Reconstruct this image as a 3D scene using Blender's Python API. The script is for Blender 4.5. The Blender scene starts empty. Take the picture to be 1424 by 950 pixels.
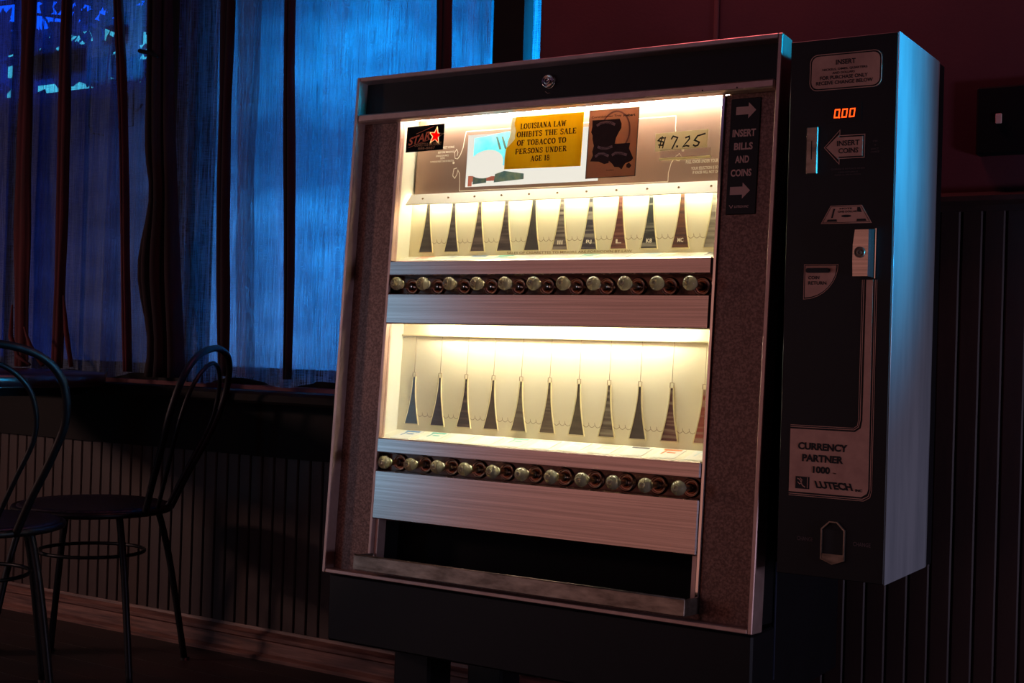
import bpy, math, random
from mathutils import Vector, Matrix
random.seed(7)
C = bpy.context.scene.collection
PI = math.pi

# ------------------------------------------------------------------ camera
def cam_setup():
    yaw, pitch, roll = 0.5613, 0.0077, 0.0302
    f = Vector((-math.sin(yaw)*math.cos(pitch), math.cos(yaw)*math.cos(pitch), math.sin(pitch)))
    r0 = Vector((math.cos(yaw), math.sin(yaw), 0)); u0 = r0.cross(f)
    r = r0*math.cos(roll)+u0*math.sin(roll); u = -r0*math.sin(roll)+u0*math.cos(roll)
    cd = bpy.data.cameras.new('camera'); co = bpy.data.objects.new('camera', cd); C.objects.link(co)
    m = Matrix((r, u, -f)).transposed().to_4x4(); m.translation = (1.8897, -2.2504, 0.8997)
    co.matrix_world = m
    cd.sensor_width = 36.0; cd.lens = 1844.45/1424*36.0; cd.clip_start = 0.02
    bpy.context.scene.camera = co
cam_setup()

def lin(c):
    return tuple((x/12.92 if x <= 0.04045 else ((x+0.055)/1.055)**2.4) for x in [v/255 for v in c])

# ------------------------------------------------------------------ world, lights, exposure
w = bpy.data.worlds.new('night_sky'); bpy.context.scene.world = w; w.use_nodes = True
w.node_tree.nodes['Background'].inputs[0].default_value = (0.0, 0.06, 0.70, 1)
w.node_tree.nodes['Background'].inputs[1].default_value = 3.6
vs = bpy.context.scene.view_settings
vs.view_transform = 'Standard'; vs.look = 'None'; vs.exposure = 0.0; vs.gamma = 1.0; vs.use_curve_mapping = False

def area(name, loc, target, size, color, power, sy=None, spread=180):
    d = bpy.data.lights.new(name, 'AREA'); d.color = color; d.energy = power
    d.shape = 'RECTANGLE'; d.size = size; d.size_y = sy or size; d.spread = math.radians(spread)
    o = bpy.data.objects.new(name, d); C.objects.link(o); o.location = loc
    o.rotation_euler = (Vector(target)-Vector(loc)).to_track_quat('-Z', 'Y').to_euler()
    return o
# street lighting that falls on the windows from outside
area('street_light', (-0.02, 3.4, 1.9), (-0.22, 0.7, 1.45), 1.0, (0.0, 0.46, 1.0), 72, 1.0, 36)
# blue neon of the room, right of the coin unit
area('blue_neon', (3.55, 0.02, 1.75), (1.235, -0.085, 1.62), 0.06, (0.0, 0.50, 1.0), 4.6, 1.1, 17)
# blue area light added at left front of the room to mirror in the bar ends
area('side_window_light', (-2.32, -2.9, 1.05), (0.1, 0.0, .9), 0.6, (0.28, 0.66, 1.0), 4.5, 1.3)
# red-pink bar lighting behind the camera
area('bar_light', (-0.9, -3.6, 1.15), (0.4, 0.0, 0.95), 2.6, (1.0, 0.46, 0.38), 7.5, 2.1)
area('red_neon', (0.45, 0.38, 2.74), (0.6, 0.6, 1.8), 0.6, (1.0, 0.22, 0.25), 7.5, 0.06)
area('low_lamp', (3.3, -0.45, 0.60), (1.1, 0.1, 0.6), 0.25, (0.76, 0.70, 1.0), 10.0, 0.3)
area('corner_lamp', (-3.4, -2.0, 1.5), (-1.3, 0.6, 0.1), 0.3, (1.0, 0.58, 0.48), 5.5, 0.3, 80)  # warm fill added to lift the left baseboard and wainscot, no lamp there
area('ceiling_glow', (0.2, -2.6, 2.75), (0.2, -2.0, 0.0), 3.0, (0.60, 0.36, 0.9), 3.5, 2.0)  # dim purple room fill added to lift the blacks, no ceiling fixture
area('headlamp_glow', (-1.0, 2.3, 0.80), (-0.9, 0.7, 0.95), 0.5, (0.50, 0.55, 0.75), 6.0, 0.3, 70)  # greyish fill added outside to pale the bottom of the curtain

# ------------------------------------------------------------------ materials
def newmat(name):
    m = bpy.data.materials.new(name); m.use_nodes = True
    return m, m.node_tree, m.node_tree.nodes, m.node_tree.links, m.node_tree.nodes['Principled BSDF']
def noisefac(nt, scale, detail=3, rough=0.5, stretch=None, dist=0.0, coord='Object'):
    n = nt.nodes; l = nt.links
    tc = n.new('ShaderNodeTexCoord'); mp = n.new('ShaderNodeMapping'); tx = n.new('ShaderNodeTexNoise')
    l.new(tc.outputs[coord], mp.inputs[0]); l.new(mp.outputs[0], tx.inputs['Vector'])
    if stretch: mp.inputs['Scale'].default_value = stretch
    tx.inputs['Scale'].default_value = scale; tx.inputs['Detail'].default_value = detail
    tx.inputs['Roughness'].default_value = rough; tx.inputs['Distortion'].default_value = dist
    return tx.outputs['Fac']
def ramp(nt, fac, stops):
    r = nt.nodes.new('ShaderNodeValToRGB'); nt.links.new(fac, r.inputs[0])
    e = r.color_ramp.elements
    while len(e) < len(stops): e.new(0.5)
    for k, (p, c) in enumerate(stops):
        e[k].position = p; e[k].color = (*lin(c), 1)
    return r.outputs[0]
def mat(name, c1, c2=None, rough=0.5, metal=0.0, scale=30, stretch=None, bump=0.0, lo=0.35, hi=0.65, bscale=None, spec=None, coat=0.0, aniso=0.0):
    m, nt, n, l, b = newmat(name)
    b.inputs['Roughness'].default_value = rough; b.inputs['Metallic'].default_value = metal
    if spec is not None: b.inputs['Specular IOR Level'].default_value = spec
    if coat: b.inputs['Coat Weight'].default_value = coat
    if aniso: b.inputs['Anisotropic'].default_value = aniso
    f = noisefac(nt, scale, 4, 0.6, stretch)
    l.new(ramp(nt, f, [(lo, c1), (hi, c2 or c1)]), b.inputs['Base Color'])
    if bump:
        bp = n.new('ShaderNodeBump'); bp.inputs['Strength'].default_value = bump; bp.inputs['Distance'].default_value = 0.002
        f2 = noisefac(nt, bscale or scale*3, 3, 0.6, stretch)
        l.new(f2, bp.inputs['Height']); l.new(bp.outputs[0], b.inputs['Normal'])
    return m
def emit(name, col, strength):
    m, nt, n, l, b = newmat(name); n.remove(b)
    e = n.new('ShaderNodeEmission'); e.inputs[0].default_value = (*col, 1); e.inputs[1].default_value = strength
    l.new(e.outputs[0], n['Material Output'].inputs[0]); return m
def translucent(name, c1, c2, trans=0.0, tl=0.6, scale=20, stretch=None, lo=0.35, hi=0.65, coord='Object', weave=False):
    """cloth or paper: diffuse in front, lets light through, with open weave"""
    m, nt, n, l, b = newmat(name); n.remove(b)
    f = noisefac(nt, scale, 3, 0.55, stretch, coord=coord)
    col = ramp(nt, f, [(lo, c1), (hi, c2)])
    d = n.new('ShaderNodeBsdfDiffuse'); t = n.new('ShaderNodeBsdfTranslucent'); mx = n.new('ShaderNodeMixShader')
    l.new(col, d.inputs[0]); l.new(col, t.inputs[0]); mx.inputs[0].default_value = tl
    l.new(d.outputs[0], mx.inputs[1]); l.new(t.outputs[0], mx.inputs[2])
    out = mx.outputs[0]
    if trans > 0:
        tp = n.new('ShaderNodeBsdfTransparent'); m2 = n.new('ShaderNodeMixShader')
        m2.inputs[0].default_value = trans
        if weave:
            f2 = noisefac(nt, 1.0, 2, 0.6, (420, 420, 9)); f3 = noisefac(nt, 1.0, 2, 0.5, (30, 30, 500))
            ad = n.new('ShaderNodeMath'); ad.operation = 'MULTIPLY_ADD'; l.new(f3, ad.inputs[0]); ad.inputs[1].default_value = 0.35; l.new(f2, ad.inputs[2])
            mr = n.new('ShaderNodeMapRange'); l.new(ad.outputs[0], mr.inputs[0])
            mr.inputs[1].default_value = 0.47; mr.inputs[2].default_value = 0.88
            mr.inputs[3].default_value = max(0, trans-0.34); mr.inputs[4].default_value = trans+0.34
            l.new(mr.outputs[0], m2.inputs[0])
        l.new(out, m2.inputs[1]); l.new(tp.outputs[0], m2.inputs[2]); out = m2.outputs[0]
    l.new(out, n['Material Output'].inputs[0])
    return m
def glassmat(name, tint=(1, 1, 1), gloss=0.06, rough=0.05):
    m, nt, n, l, b = newmat(name); n.remove(b)
    tp = n.new('ShaderNodeBsdfTransparent'); tp.inputs[0].default_value = (*tint, 1)
    g = n.new('ShaderNodeBsdfGlossy'); g.inputs['Roughness'].default_value = rough
    mx = n.new('ShaderNodeMixShader'); mx.inputs[0].default_value = gloss
    l.new(tp.outputs[0], mx.inputs[1]); l.new(g.outputs[0], mx.inputs[2]); l.new(mx.outputs[0], n['Material Output'].inputs[0])
    return m

M = {}
M['wall'] = mat('maroon_paint', (84, 32, 44), (92, 36, 46), 0.75, scale=6, bump=0.15, bscale=140)
M['wain'] = mat('dark_beadboard', (44, 27, 27), (60, 38, 35), 0.55, scale=5, stretch=(3, 3, 0.5), bump=0.2)
M['trimw'] = mat('worn_trim_wood', (70, 40, 38), (128, 88, 78), 0.5, scale=7, stretch=(0.7, 4, 12), bump=0.3)
M['sill'] = mat('dark_sill_wood', (11, 7, 8), (17, 10, 12), 0.7, spec=0.2, scale=9, stretch=(0.5, 3, 3))
M['floor'] = mat('red_brown_floor', (36, 16, 16), (24, 11, 13), 0.6, scale=3, stretch=(0.6, 5, 1), bump=0.2)
M['ceil'] = mat('ceiling_paint', (40, 26, 28), (46, 30, 32), 0.9, scale=5)
M['alu'] = mat('brushed_aluminium', (164, 148, 142), (192, 174, 168), 0.21, 1.0, scale=3, stretch=(.8, 4, 90))
M['alut'] = mat('aluminium_trim', (196, 160, 150), (212, 178, 168), 0.45, 0.7, scale=12, stretch=(2, 2, 2))
M['tray'] = mat('worn_tray_metal', (120, 104, 92), (176, 156, 140), 0.42, 0.9, scale=16, stretch=(1, 2, 3), bump=0.1)
M['chrome'] = mat('chrome', (215, 205, 200), (225, 216, 210), 0.12, 1.0, scale=3)
M['spk'] = mat('speckled_brown_vinyl', (104, 74, 66), (144, 108, 98), 0.45, 0.5, scale=230, lo=0.42, hi=0.62, bump=0.25, bscale=260)
M['blk'] = mat('black_enamel', (14, 12, 16), (18, 15, 20), 0.5, scale=8, spec=0.35)
M['blkm'] = mat('matte_black', (8, 7, 9), (10, 9, 12), 0.8, scale=8, spec=0.2)
M['boxside'] = mat('brushed_steel_side', (176, 182, 190), (206, 210, 216), 0.42, 0.55, scale=2.2, stretch=(8, 8, 1.2), bump=0.08, bscale=50)
M['liner'] = mat('cream_liner', (242, 236, 208), (245, 239, 214), 0.6, scale=3)
M['dispc'] = mat('cream_display_card', (243, 231, 192), (246, 235, 200), 0.55, scale=6)
M['rim'] = mat('wedge_rim_cream', (222, 204, 150), (232, 216, 166), 0.5, scale=9)
M['white'] = mat('white_reflector', (246, 242, 226), (248, 245, 232), 0.4, scale=4)
M['brownlin'] = mat('tan_print_ink', (150, 120, 70), (160, 130, 80), 0.7, scale=9)
M['chan'] = mat('dark_bronze_channel', (70, 48, 40), (98, 70, 58), 0.25, 0.75, scale=20, stretch=(2, 2, 1))
M['knobbase'] = mat('bronze_chrome', (168, 130, 108), (190, 150, 124), 0.25, 1.0, scale=10)
M['stem'] = mat('nickel_stem', (232, 222, 190), (248, 238, 210), 0.28, 1.0, scale=10)
M['shaft'] = mat('black_ink', (12, 8, 10), (16, 10, 12), 0.6, scale=9)
M['cream_ink'] = mat('cream_ink', (246, 236, 212), (250, 240, 218), 0.6, scale=9)
M['pink_ink'] = mat('pinkish_silver_print', (232, 182, 172), (240, 192, 180), 0.6, scale=20)
M['copper'] = mat('copper_tone_label', (196, 140, 122), (218, 160, 138), 0.5, 0.15, scale=22, stretch=(1, 1, 1))
M['dimprint'] = mat('faded_print', (96, 72, 72), (104, 80, 80), 0.7, scale=9)
M['ovr'] = mat('dark_red_drape', (60, 14, 20), (84, 18, 26), 0.9, scale=12, stretch=(6, 6, 0.6))  # red room light on the sheer pleats is put into this cloth colour
M['iron'] = mat('dark_wrought_metal', (16, 14, 18), (24, 21, 26), 0.45, 0.5, scale=30)
M['seatm'] = mat('dark_perforated_seat', (30, 26, 36), (58, 52, 66), 0.45, 0.6, scale=90, lo=0.4, hi=0.6, bump=0.3)
M['tablet'] = mat('dark_table_top', (34, 20, 24), (48, 28, 32), 0.3, scale=6, stretch=(1, 5, 1))
M['foil'] = mat('warm_panel_silver', (140, 112, 98), (160, 130, 114), 0.42, 0.35, scale=3, stretch=(1, 1, 0.4))
M['leaf'] = mat('night_leaves', (14, 26, 20), (20, 36, 26), 0.7, scale=5)
M['bark'] = mat('dark_bark', (24, 20, 20), (34, 28, 26), 0.9, scale=12, bump=0.4)
M['brickw'] = mat('far_facade', (60, 64, 76), (76, 80, 92), 0.9, scale=2)
M['asphalt'] = mat('asphalt', (40, 40, 46), (50, 50, 56), 0.9, scale=9)
M['glass'] = glassmat('display_glass', (0.97, 0.98, 0.96), 0.035, 0.12)
M['wglass'] = glassmat('window_glass', (0.85, 0.92, 1.0), 0.003, 0.3)
M['lamp'] = emit('fluorescent_glow', (1.0, 0.94, 0.80), 56)
M['lampup'] = emit('fluorescent_glow_sign', (1.0, 0.90, 0.76), 40)
M['lampmid'] = emit('fluorescent_glow_shelf', (1.0, 0.93, 0.76), 34)
M['led'] = emit('red_led', (1.0, 0.055, 0.005), 3.2)
M['backlit'] = emit('backlit_white', (1.0, 0.93, 0.84), 0.98)
M['cyanwin'] = emit('lit_cyan_window', (0.08, 0.62, 0.80), 1.6)
M['film'] = translucent('frosted_window_film', (112, 118, 128), (158, 162, 168), 0.0, 0.9, scale=2.2, stretch=(1.0, 1.0, 2.2))
M['sheer'] = translucent('sheer_curtain_cloth', (128, 140, 158), (160, 172, 190), 0.44, 0.62, scale=14, stretch=(9, 9, 0.3), weave=True)
M['acryl'] = None
m, nt, n, l, b = newmat('clear_acrylic')
b.inputs['Base Color'].default_value = (1.0, 0.86, 0.52, 1); b.inputs['Roughness'].default_value = 0.08
b.inputs['Transmission Weight'].default_value = 0.72; b.inputs['IOR'].default_value = 1.45
M['acryl'] = m

# ------------------------------------------------------------------ mesh helpers
class MB:
    def __init__(s): s.v = []; s.f = []; s.sm = []
    def add(s, vs_, fs, smooth=False):
        k = len(s.v); s.v += [tuple(a) for a in vs_]; s.f += [tuple(i+k for i in q) for q in fs]; s.sm += [smooth]*len(fs)
        return s
    def box(s, x0, x1, y0, y1, z0, z1, bev=0.0):
        if bev <= 0:
            vs_ = [(x, y, z) for z in (z0, z1) for y in (y0, y1) for x in (x0, x1)]
            return s.add(vs_, [(0, 2, 3, 1), (4, 5, 7, 6), (0, 1, 5, 4), (2, 6, 7, 3), (0, 4, 6, 2), (1, 3, 7, 5)])
        b_ = min(bev, (x1-x0)*.45, (y1-y0)*.45, (z1-z0)*.45)
        rings = []
        for z, i in ((z0, b_), (z0+b_, 0), (z1-b_, 0), (z1, b_)):
            a = [(x0+b_, y0+i), (x1-b_, y0+i), (x1-i, y0+b_), (x1-i, y1-b_), (x1-b_, y1-i), (x0+b_, y1-i), (x0+i, y1-b_), (x0+i, y0+b_)]
            rings.append([(p[0], p[1], z) for p in a])
        vs_ = [p for r in rings for p in r]; fs = []
        for k in range(3):
            for j in range(8):
                q = (j+1) % 8; fs.append((k*8+j, k*8+q, (k+1)*8+q, (k+1)*8+j))
        fs += [tuple(reversed(range(8))), tuple(range(24, 32))]
        return s.add(vs_, fs)
    def tube(s, pts, r, n=8, closed=False, caps=True):
        P = [Vector(p) for p in pts]; N = len(P); vs_ = []; fs = []
        prev = None
        for i, p in enumerate(P):
            if closed: t = (P[(i+1) % N]-P[i-1])
            else: t = P[min(i+1, N-1)]-P[max(i-1, 0)]
            t.normalize()
            if prev is None:
                a = Vector((0, 0, 1)) if abs(t.z) < 0.9 else Vector((1, 0, 0))
                nx = t.cross(a).normalized()
            else:
                nx = (prev-t*prev.dot(t)).normalized()
            prev = nx; ny = t.cross(nx)
            rr = r[i] if isinstance(r, (list, tuple)) else r
            for k in range(n):
                a = 2*PI*k/n; vs_.append(p+nx*math.cos(a)*rr+ny*math.sin(a)*rr)
        M_ = N if closed else N-1
        for i in range(M_):
            j = (i+1) % N
            for k in range(n):
                q = (k+1) % n; fs.append((i*n+k, i*n+q, j*n+q, j*n+k))
        if caps and not closed:
            fs.append(tuple(reversed(range(n)))); fs.append(tuple((N-1)*n+k for k in range(n)))
        return s.add(vs_, fs, True)
    def lathe(s, prof, axis='y', n=20, c=(0, 0, 0)):
        """prof: (radius, along) pairs; axis y or z"""
        vs_ = []; fs = []
        for r, h in prof:
            for k in range(n):
                a = 2*PI*k/n
                if axis == 'y': vs_.append((c[0]+r*math.cos(a), c[1]+h, c[2]+r*math.sin(a)))
                else: vs_.append((c[0]+r*math.cos(a), c[1]+r*math.sin(a), c[2]+h))
        for i in range(len(prof)-1):
            for k in range(n):
                q = (k+1) % n; fs.append((i*n+k, i*n+q, (i+1)*n+q, (i+1)*n+k))
        fs.append(tuple(range(n))); fs.append(tuple((len(prof)-1)*n+k for k in range(n)))
        return s.add(vs_, fs, True)
    def prism(s, poly, y0, y1):
        """poly in (x,z), extruded from y0 to y1"""
        n = len(poly); vs_ = [(x, y0, z) for x, z in poly]+[(x, y1, z) for x, z in poly]
        fs = [tuple(range(n)), tuple(reversed(range(n, 2*n)))]+[(i, i+n, (i+1) % n+n, (i+1) % n) for i in range(n)]
        return s.add(vs_, fs)
    def rim(s, poly, t, y0, y1):
        """closed raised border that follows poly (x,z), t wide inwards"""
        n = len(poly); cx = sum(p[0] for p in poly)/n; cz = sum(p[1] for p in poly)/n
        inn = []
        A = sum(poly[i][0]*poly[(i+1) % n][1]-poly[(i+1) % n][0]*poly[i][1] for i in range(n))
        sg = 1 if A > 0 else -1
        for i in range(n):
            a = Vector(poly[i-1]); b_ = Vector(poly[i]); c_ = Vector(poly[(i+1) % n])
            d1 = (b_-a).normalized(); d2 = (c_-b_).normalized()
            n1 = Vector((-d1.y, d1.x))*sg; n2 = Vector((-d2.y, d2.x))*sg
            nn = n1+n2
            k = t/max(0.35, (1+n1.dot(n2))/1.0)
            inn.append(tuple(b_+nn*k))
        vs_ = [(x, y0, z) for x, z in poly]+[(x, y0, z) for x, z in inn]+[(x, y1, z) for x, z in poly]+[(x, y1, z) for x, z in inn]
        fs = []
        for i in range(n):
            j = (i+1) % n
            fs += [(i, j, n+j, n+i), (i, 2*n+i, 2*n+j, j), (n+i, n+j, 3*n+j, 3*n+i)]
        return s.add(vs_, fs)
    def ribbon(s, pts, wd, y, closed=False):
        """flat stroke in the x,z plane at depth y"""
        P = [Vector(p) for p in pts]; N = len(P); L = []; R = []
        for i, p in enumerate(P):
            a = P[i-1] if (i or closed) else p; b_ = P[(i+1) % N] if (i < N-1 or closed) else p
            d1 = (p-a); d2 = (b_-p)
            if d1.length < 1e-9: d1 = d2
            if d2.length < 1e-9: d2 = d1
            d = (d1.normalized()+d2.normalized())
            if d.length < 1e-6: d = d1
            d.normalize(); k = 1/max(0.5, d.dot(d1.normalized()))
            ww = wd[i] if isinstance(wd, (list, tuple)) else wd
            nn = Vector((-d.y, d.x))*ww/2*k
            L.append(p+nn); R.append(p-nn)
        vs_ = [(a.x, y, a.y) for a in L]+[(a.x, y, a.y) for a in R]
        fs = [(i, (i+1) % N, N+(i+1) % N, N+i) for i in range(N if closed else N-1)]
        return s.add(vs_, fs)
    def obj(s, name, material, parent=None, loc=None, rot=None, **props):
        me = bpy.data.meshes.new(name); me.from_pydata(s.v, [], s.f); me.materials.append(material)
        me.polygons.foreach_set('use_smooth', s.sm); me.update()
        o = bpy.data.objects.new(name, me); C.objects.link(o)
        if parent: o.parent = parent
        if loc is not None: o.location = loc
        if rot is not None: o.rotation_euler = rot
        for k, v in props.items(): o[k] = v
        return o
def fix_normals(o):
    import bmesh
    bm = bmesh.new(); bm.from_mesh(o.data); bmesh.ops.recalc_face_normals(bm, faces=bm.faces); bm.to_mesh(o.data); bm.free(); return o

def thing(name, label, cat, loc, rotz=0, group=None):
    o = bpy.data.objects.new(name, None); C.objects.link(o); o.empty_display_size = 0.1
    o.location = loc; o.rotation_euler = (0, 0, rotz); o['label'] = label; o['category'] = cat
    if group: o['group'] = group
    return o
def tag(o, label, cat, group=None):
    o['label'] = label; o['category'] = cat
    if group: o['group'] = group
    return o
def struct(o): o['kind'] = 'structure'; return o

def text(mb, s, u0, u1, v0, v1, y, bold=0.0, shear=0.0):
    """lettering fitted to the box u0..u1, v0..v1 (x, z) at depth y"""
    cu = bpy.data.curves.new('t', 'FONT'); cu.body = s; cu.offset = bold; cu.shear = shear; cu.resolution_u = 3
    o = bpy.data.objects.new('t', cu); C.objects.link(o)
    dg = bpy.context.evaluated_depsgraph_get(); dg.update()
    me = bpy.data.meshes.new_from_object(o.evaluated_get(dg))
    xs = [v.co.x for v in me.vertices]; ys = [v.co.y for v in me.vertices]
    a, b_, c_, d = min(xs), max(xs), min(ys), max(ys)
    vs_ = [(u0+(v.co.x-a)/(b_-a)*(u1-u0), y, v0+(v.co.y-c_)/(d-c_)*(v1-v0)) for v in me.vertices]
    mb.add(vs_, [tuple(p.vertices) for p in me.polygons])
    bpy.data.objects.remove(o); bpy.data.curves.remove(cu); bpy.data.meshes.remove(me)

# slab-serif capitals as strokes: (polyline, width) in a unit box, S = serif spots (x, z, horizontal length)
T, H = 0.20, 0.085
def arc(cx, cy, rx, ry, a0, a1, n=10):
    return [(cx+rx*math.cos(math.radians(a0+(a1-a0)*k/n)), cy+ry*math.sin(math.radians(a0+(a1-a0)*k/n))) for k in range(n+1)]
def bar(x, z0=0, z1=1): return ([(x, z0), (x, z1)], T)
def ser(x, z, L=0.36): return ([(x-L/2, z), (x+L/2, z)], H)
SLAB = {
 'L': (.72, [bar(.2), ser(.2, .96), ([(.02, .04), (.7, .04)], H), ([(.67, 0), (.67, .28)], H)]),
 'O': (.85, [(arc(.42, .5, .33, .46, 0, 360, 22), [T if abs(math.cos(math.radians(k/22*360))) > .55 else .11 for k in range(23)])]),
 'U': (.85, [([(.2, 1), (.2, .32)]+arc(.42, .32, .22, .28, 180, 270, 5), .18), (arc(.42, .32, .24, .28, 270, 360, 5)+[(.66, 1)], .10), ser(.2, .96), ser(.66, .96, .3)]),
 'I': (.42, [bar(.21), ser(.21, .96), ser(.21, .04)]),
 'S': (.68, [(arc(.34, .72, .24, .24, 20, 180, 7)+arc(.34, .28, .26, .24, 90, -160, 9), .13), ([(.6, .68), (.6, .98)], .07), ([(.08, .02), (.08, .32)], .07)]),
 'A': (.88, [([(.12, 0), (.42, 1)], .09), ([(.42, 1), (.72, 0)], T), ([(.2, .34), (.62, .34)], H), ser(.12, .04, .28), ser(.72, .04)]),
 'N': (.88, [([(.18, 0), (.18, 1)], .09), ([(.18, .97), (.7, .03)], T), ([(.7, 0), (.7, 1)], .09), ser(.14, .96, .26), ser(.18, .04, .28), ser(.7, .96, .28)]),
 'W': (1.12, [([(.12, 1), (.34, 0)], T), ([(.34, 0), (.54, .9)], .09), ([(.54, .9), (.76, 0)], T), ([(.76, 0), (.96, 1)], .09), ser(.12, .96, .3), ser(.96, .96, .28)]),
 'H': (.92, [bar(.2), bar(.72), ([(.2, .5), (.72, .5)], H), ser(.2, .96), ser(.2, .04), ser(.72, .96), ser(.72, .04)]),
 'B': (.82, [bar(.2), ([(.05, .96), (.42, .96)]+arc(.42, .74, .2, .22, 90, -90, 6)+[(.2, .52)], .11), ([(.2, .52), (.46, .52)]+arc(.46, .28, .24, .24, 90, -90, 6)+[(.05, .04)], .12)]),
 'T': (.78, [bar(.39), ([(.05, .96), (.73, .96)], H), ([(.07, 1), (.07, .7)], .08), ([(.71, 1), (.71, .7)], .08), ser(.39, .04)]),
 'E': (.78, [bar(.2), ([(.04, .96), (.68, .96)], H), ([(.04, .04), (.7, .04)], H), ([(.2, .5), (.5, .5)], H), ([(.66, 1), (.66, .74)], .08), ([(.68, 0), (.68, .28)], .08), ([(.5, .38), (.5, .62)], .07)]),
 'F': (.74, [bar(.2), ([(.04, .96), (.68, .96)], H), ([(.2, .5), (.5, .5)], H), ([(.66, 1), (.66, .74)], .08), ([(.5, .38), (.5, .62)], .07), ser(.2, .04, .4)]),
 'C': (.80, [(arc(.44, .5, .33, .45, 45, 315, 16), [.1]+[.13]*4+[T]*7+[.13]*4+[.1]), ([(.68, .66), (.68, .98)], .08)]),
 'P': (.78, [bar(.2), ([(.05, .96), (.44, .96)]+arc(.44, .7, .24, .26, 90, -90, 6)+[(.2, .44)], .12), ser(.2, .04, .38)]),
 'R': (.88, [bar(.2), ([(.05, .96), (.44, .96)]+arc(.44, .73, .22, .23, 90, -90, 6)+[(.2, .5)], .12), ([(.42, .5), (.72, 0)], .18), ser(.2, .04), ser(.76, .04, .2)]),
 'D': (.86, [bar(.2), ([(.05, .96), (.36, .96)]+arc(.36, .5, .36, .46, 90, -90, 10)+[(.05, .04)], [.1, .1]+[.12]*2+[.17]*7+[.12]*2+[.1])]),
 'G': (.86, [(arc(.44, .5, .33, .45, 45, 330, 16), .15), ([(.68, .66), (.68, .98)], .08), ([(.7, .06), (.7, .44)], .16), ([(.52, .44), (.84, .44)], H)]),
 '1': (.5, [bar(.25), ([(.06, .82), (.25, .96)], .09), ser(.25, .04, .4)]),
 '8': (.68, [(arc(.34, .74, .2, .22, 0, 360, 14), .13), (arc(.34, .27, .25, .24, 0, 360, 14), .14)]),
 ' ': (.42, [])}
def slab(mb, s, u0, u1, v0, v1, y):
    tot = sum(SLAB[c][0]+.06 for c in s); k = (u1-u0)/tot; h = v1-v0; x = u0
    for c in s:
        wd_, st = SLAB[c]
        for pl_, wd in st:
            q = [(x+a*k, v0+b_*h) for a, b_ in pl_]
            sc = (k+h)/2*1.22
            mb.ribbon(q, [t*sc for t in wd] if isinstance(wd, list) else wd*sc, y)
        x += (wd_+.06)*k

# ================================================================== SETTING
WY = 0.60
SILL = 0.78
mb = MB(); mb.box(-5, 4.2, -6, WY+.15, -0.1, 0)
fl = struct(mb.obj('floor', M['floor']))
for k in range(18):                                         # floor boards proud of the sub floor near the wall
    y1 = WY-0.02-k*0.11
    b_ = MB().box(-5, 4.2, y1-0.107, y1, 0.0, 0.006).obj('plank', M['floor'], fl)
struct(MB().box(-5, 4.2, -6, WY+.15, 2.8, 2.9).obj('ceiling', M['ceil']))
struct(MB().box(-5.1, -5, -6, WY+.15, 0, 2.8).obj('wall_left', M['wall']))
struct(MB().box(4.2, 4.3, -6, WY+.15, 0, 2.8).obj('wall_right', M['wall']))
struct(MB().box(-5, 4.2, -6.1, -6, 0, 2.8).obj('wall_front', M['wall']))
WX0, WX1 = -2.75, 0.155                                      # window opening
mb = MB()
mb.box(-5, 4.2, WY, WY+.15, 0, SILL); mb.box(-5, WX0, WY, WY+.15, SILL, 2.5); mb.box(WX1, 4.2, WY, WY+.15, SILL, 2.5)
mb.box(-5, 4.2, WY, WY+.15, 2.5, 2.8)
wb = struct(mb.obj('wall_back', M['wall']))
# beadboard strips, each its own piece
pb = MB(); pb.box(0, 0.0415, -0.010, 0, 0.085, 0.585, 0.003); me_short = None
src = pb.obj('plank', M['wain'], wb); src.location = (-2.75, WY, 0)
tb = MB(); tb.box(0, 0.0415, -0.010, 0, 0.085, 1.225, 0.003)
srt = tb.obj('plank', M['wain'], wb); srt.location = (0.17, WY, 0)
for k in range(1, 65):
    o = src.copy(); o.location = (-2.75+k*0.045, WY, 0); C.objects.link(o)
for k in range(1, 50):
    o = srt.copy(); o.location = (0.17+k*0.045, WY, 0); C.objects.link(o)
# baseboard with stepped profile
def profile(name, x0, x1, pr, material):
    n_ = len(pr); vs_ = [(x, y, z) for x in (x0, x1) for y, z in pr]
    fs = [tuple(range(n_)), tuple(reversed(range(n_, 2*n_)))]+[(i, i+n_, (i+1) % n_+n_, (i+1) % n_) for i in range(n_)]
    o = MB().add(vs_, fs).obj(name, material); fix_normals(o); return struct(o)
profile('baseboard_back', -5, 4.2, [(WY, 0), (WY-.034, 0), (WY-.034, .016), (WY-.022, .024), (WY-.020, .058), (WY-.028, .064), (WY-.028, .074), (WY-.014, .084), (WY-.012, .092), (WY, .092)], M['trimw'])
profile('trim_1', 0.155, 4.2, [(WY, 1.22), (WY-.020, 1.22), (WY-.020, 1.232), (WY-.036, 1.240), (WY-.036, 1.250), (WY-.014, 1.258), (WY, 1.262)], M['wain'])
profile('trim_2', -5, 0.20, [(WY, .58), (WY-.022, .58), (WY-.022, .735), (WY, .735)], M['sill'])          # apron under the windows
profile('trim_3', -5, 0.20, [(WY+.06, .735), (WY-.11, .735), (WY-.115, .742), (WY-.115, .760), (WY-.108, .768), (WY+.06, .768)], M['sill'])   # window stool
struct(MB().box(0.628, 0.640, WY-.006, WY, 1.262, 2.8, 0.002).obj('trim_4', mat('batten_pink', (104, 50, 54), (112, 56, 58), 0.6, scale=9)))
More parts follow.
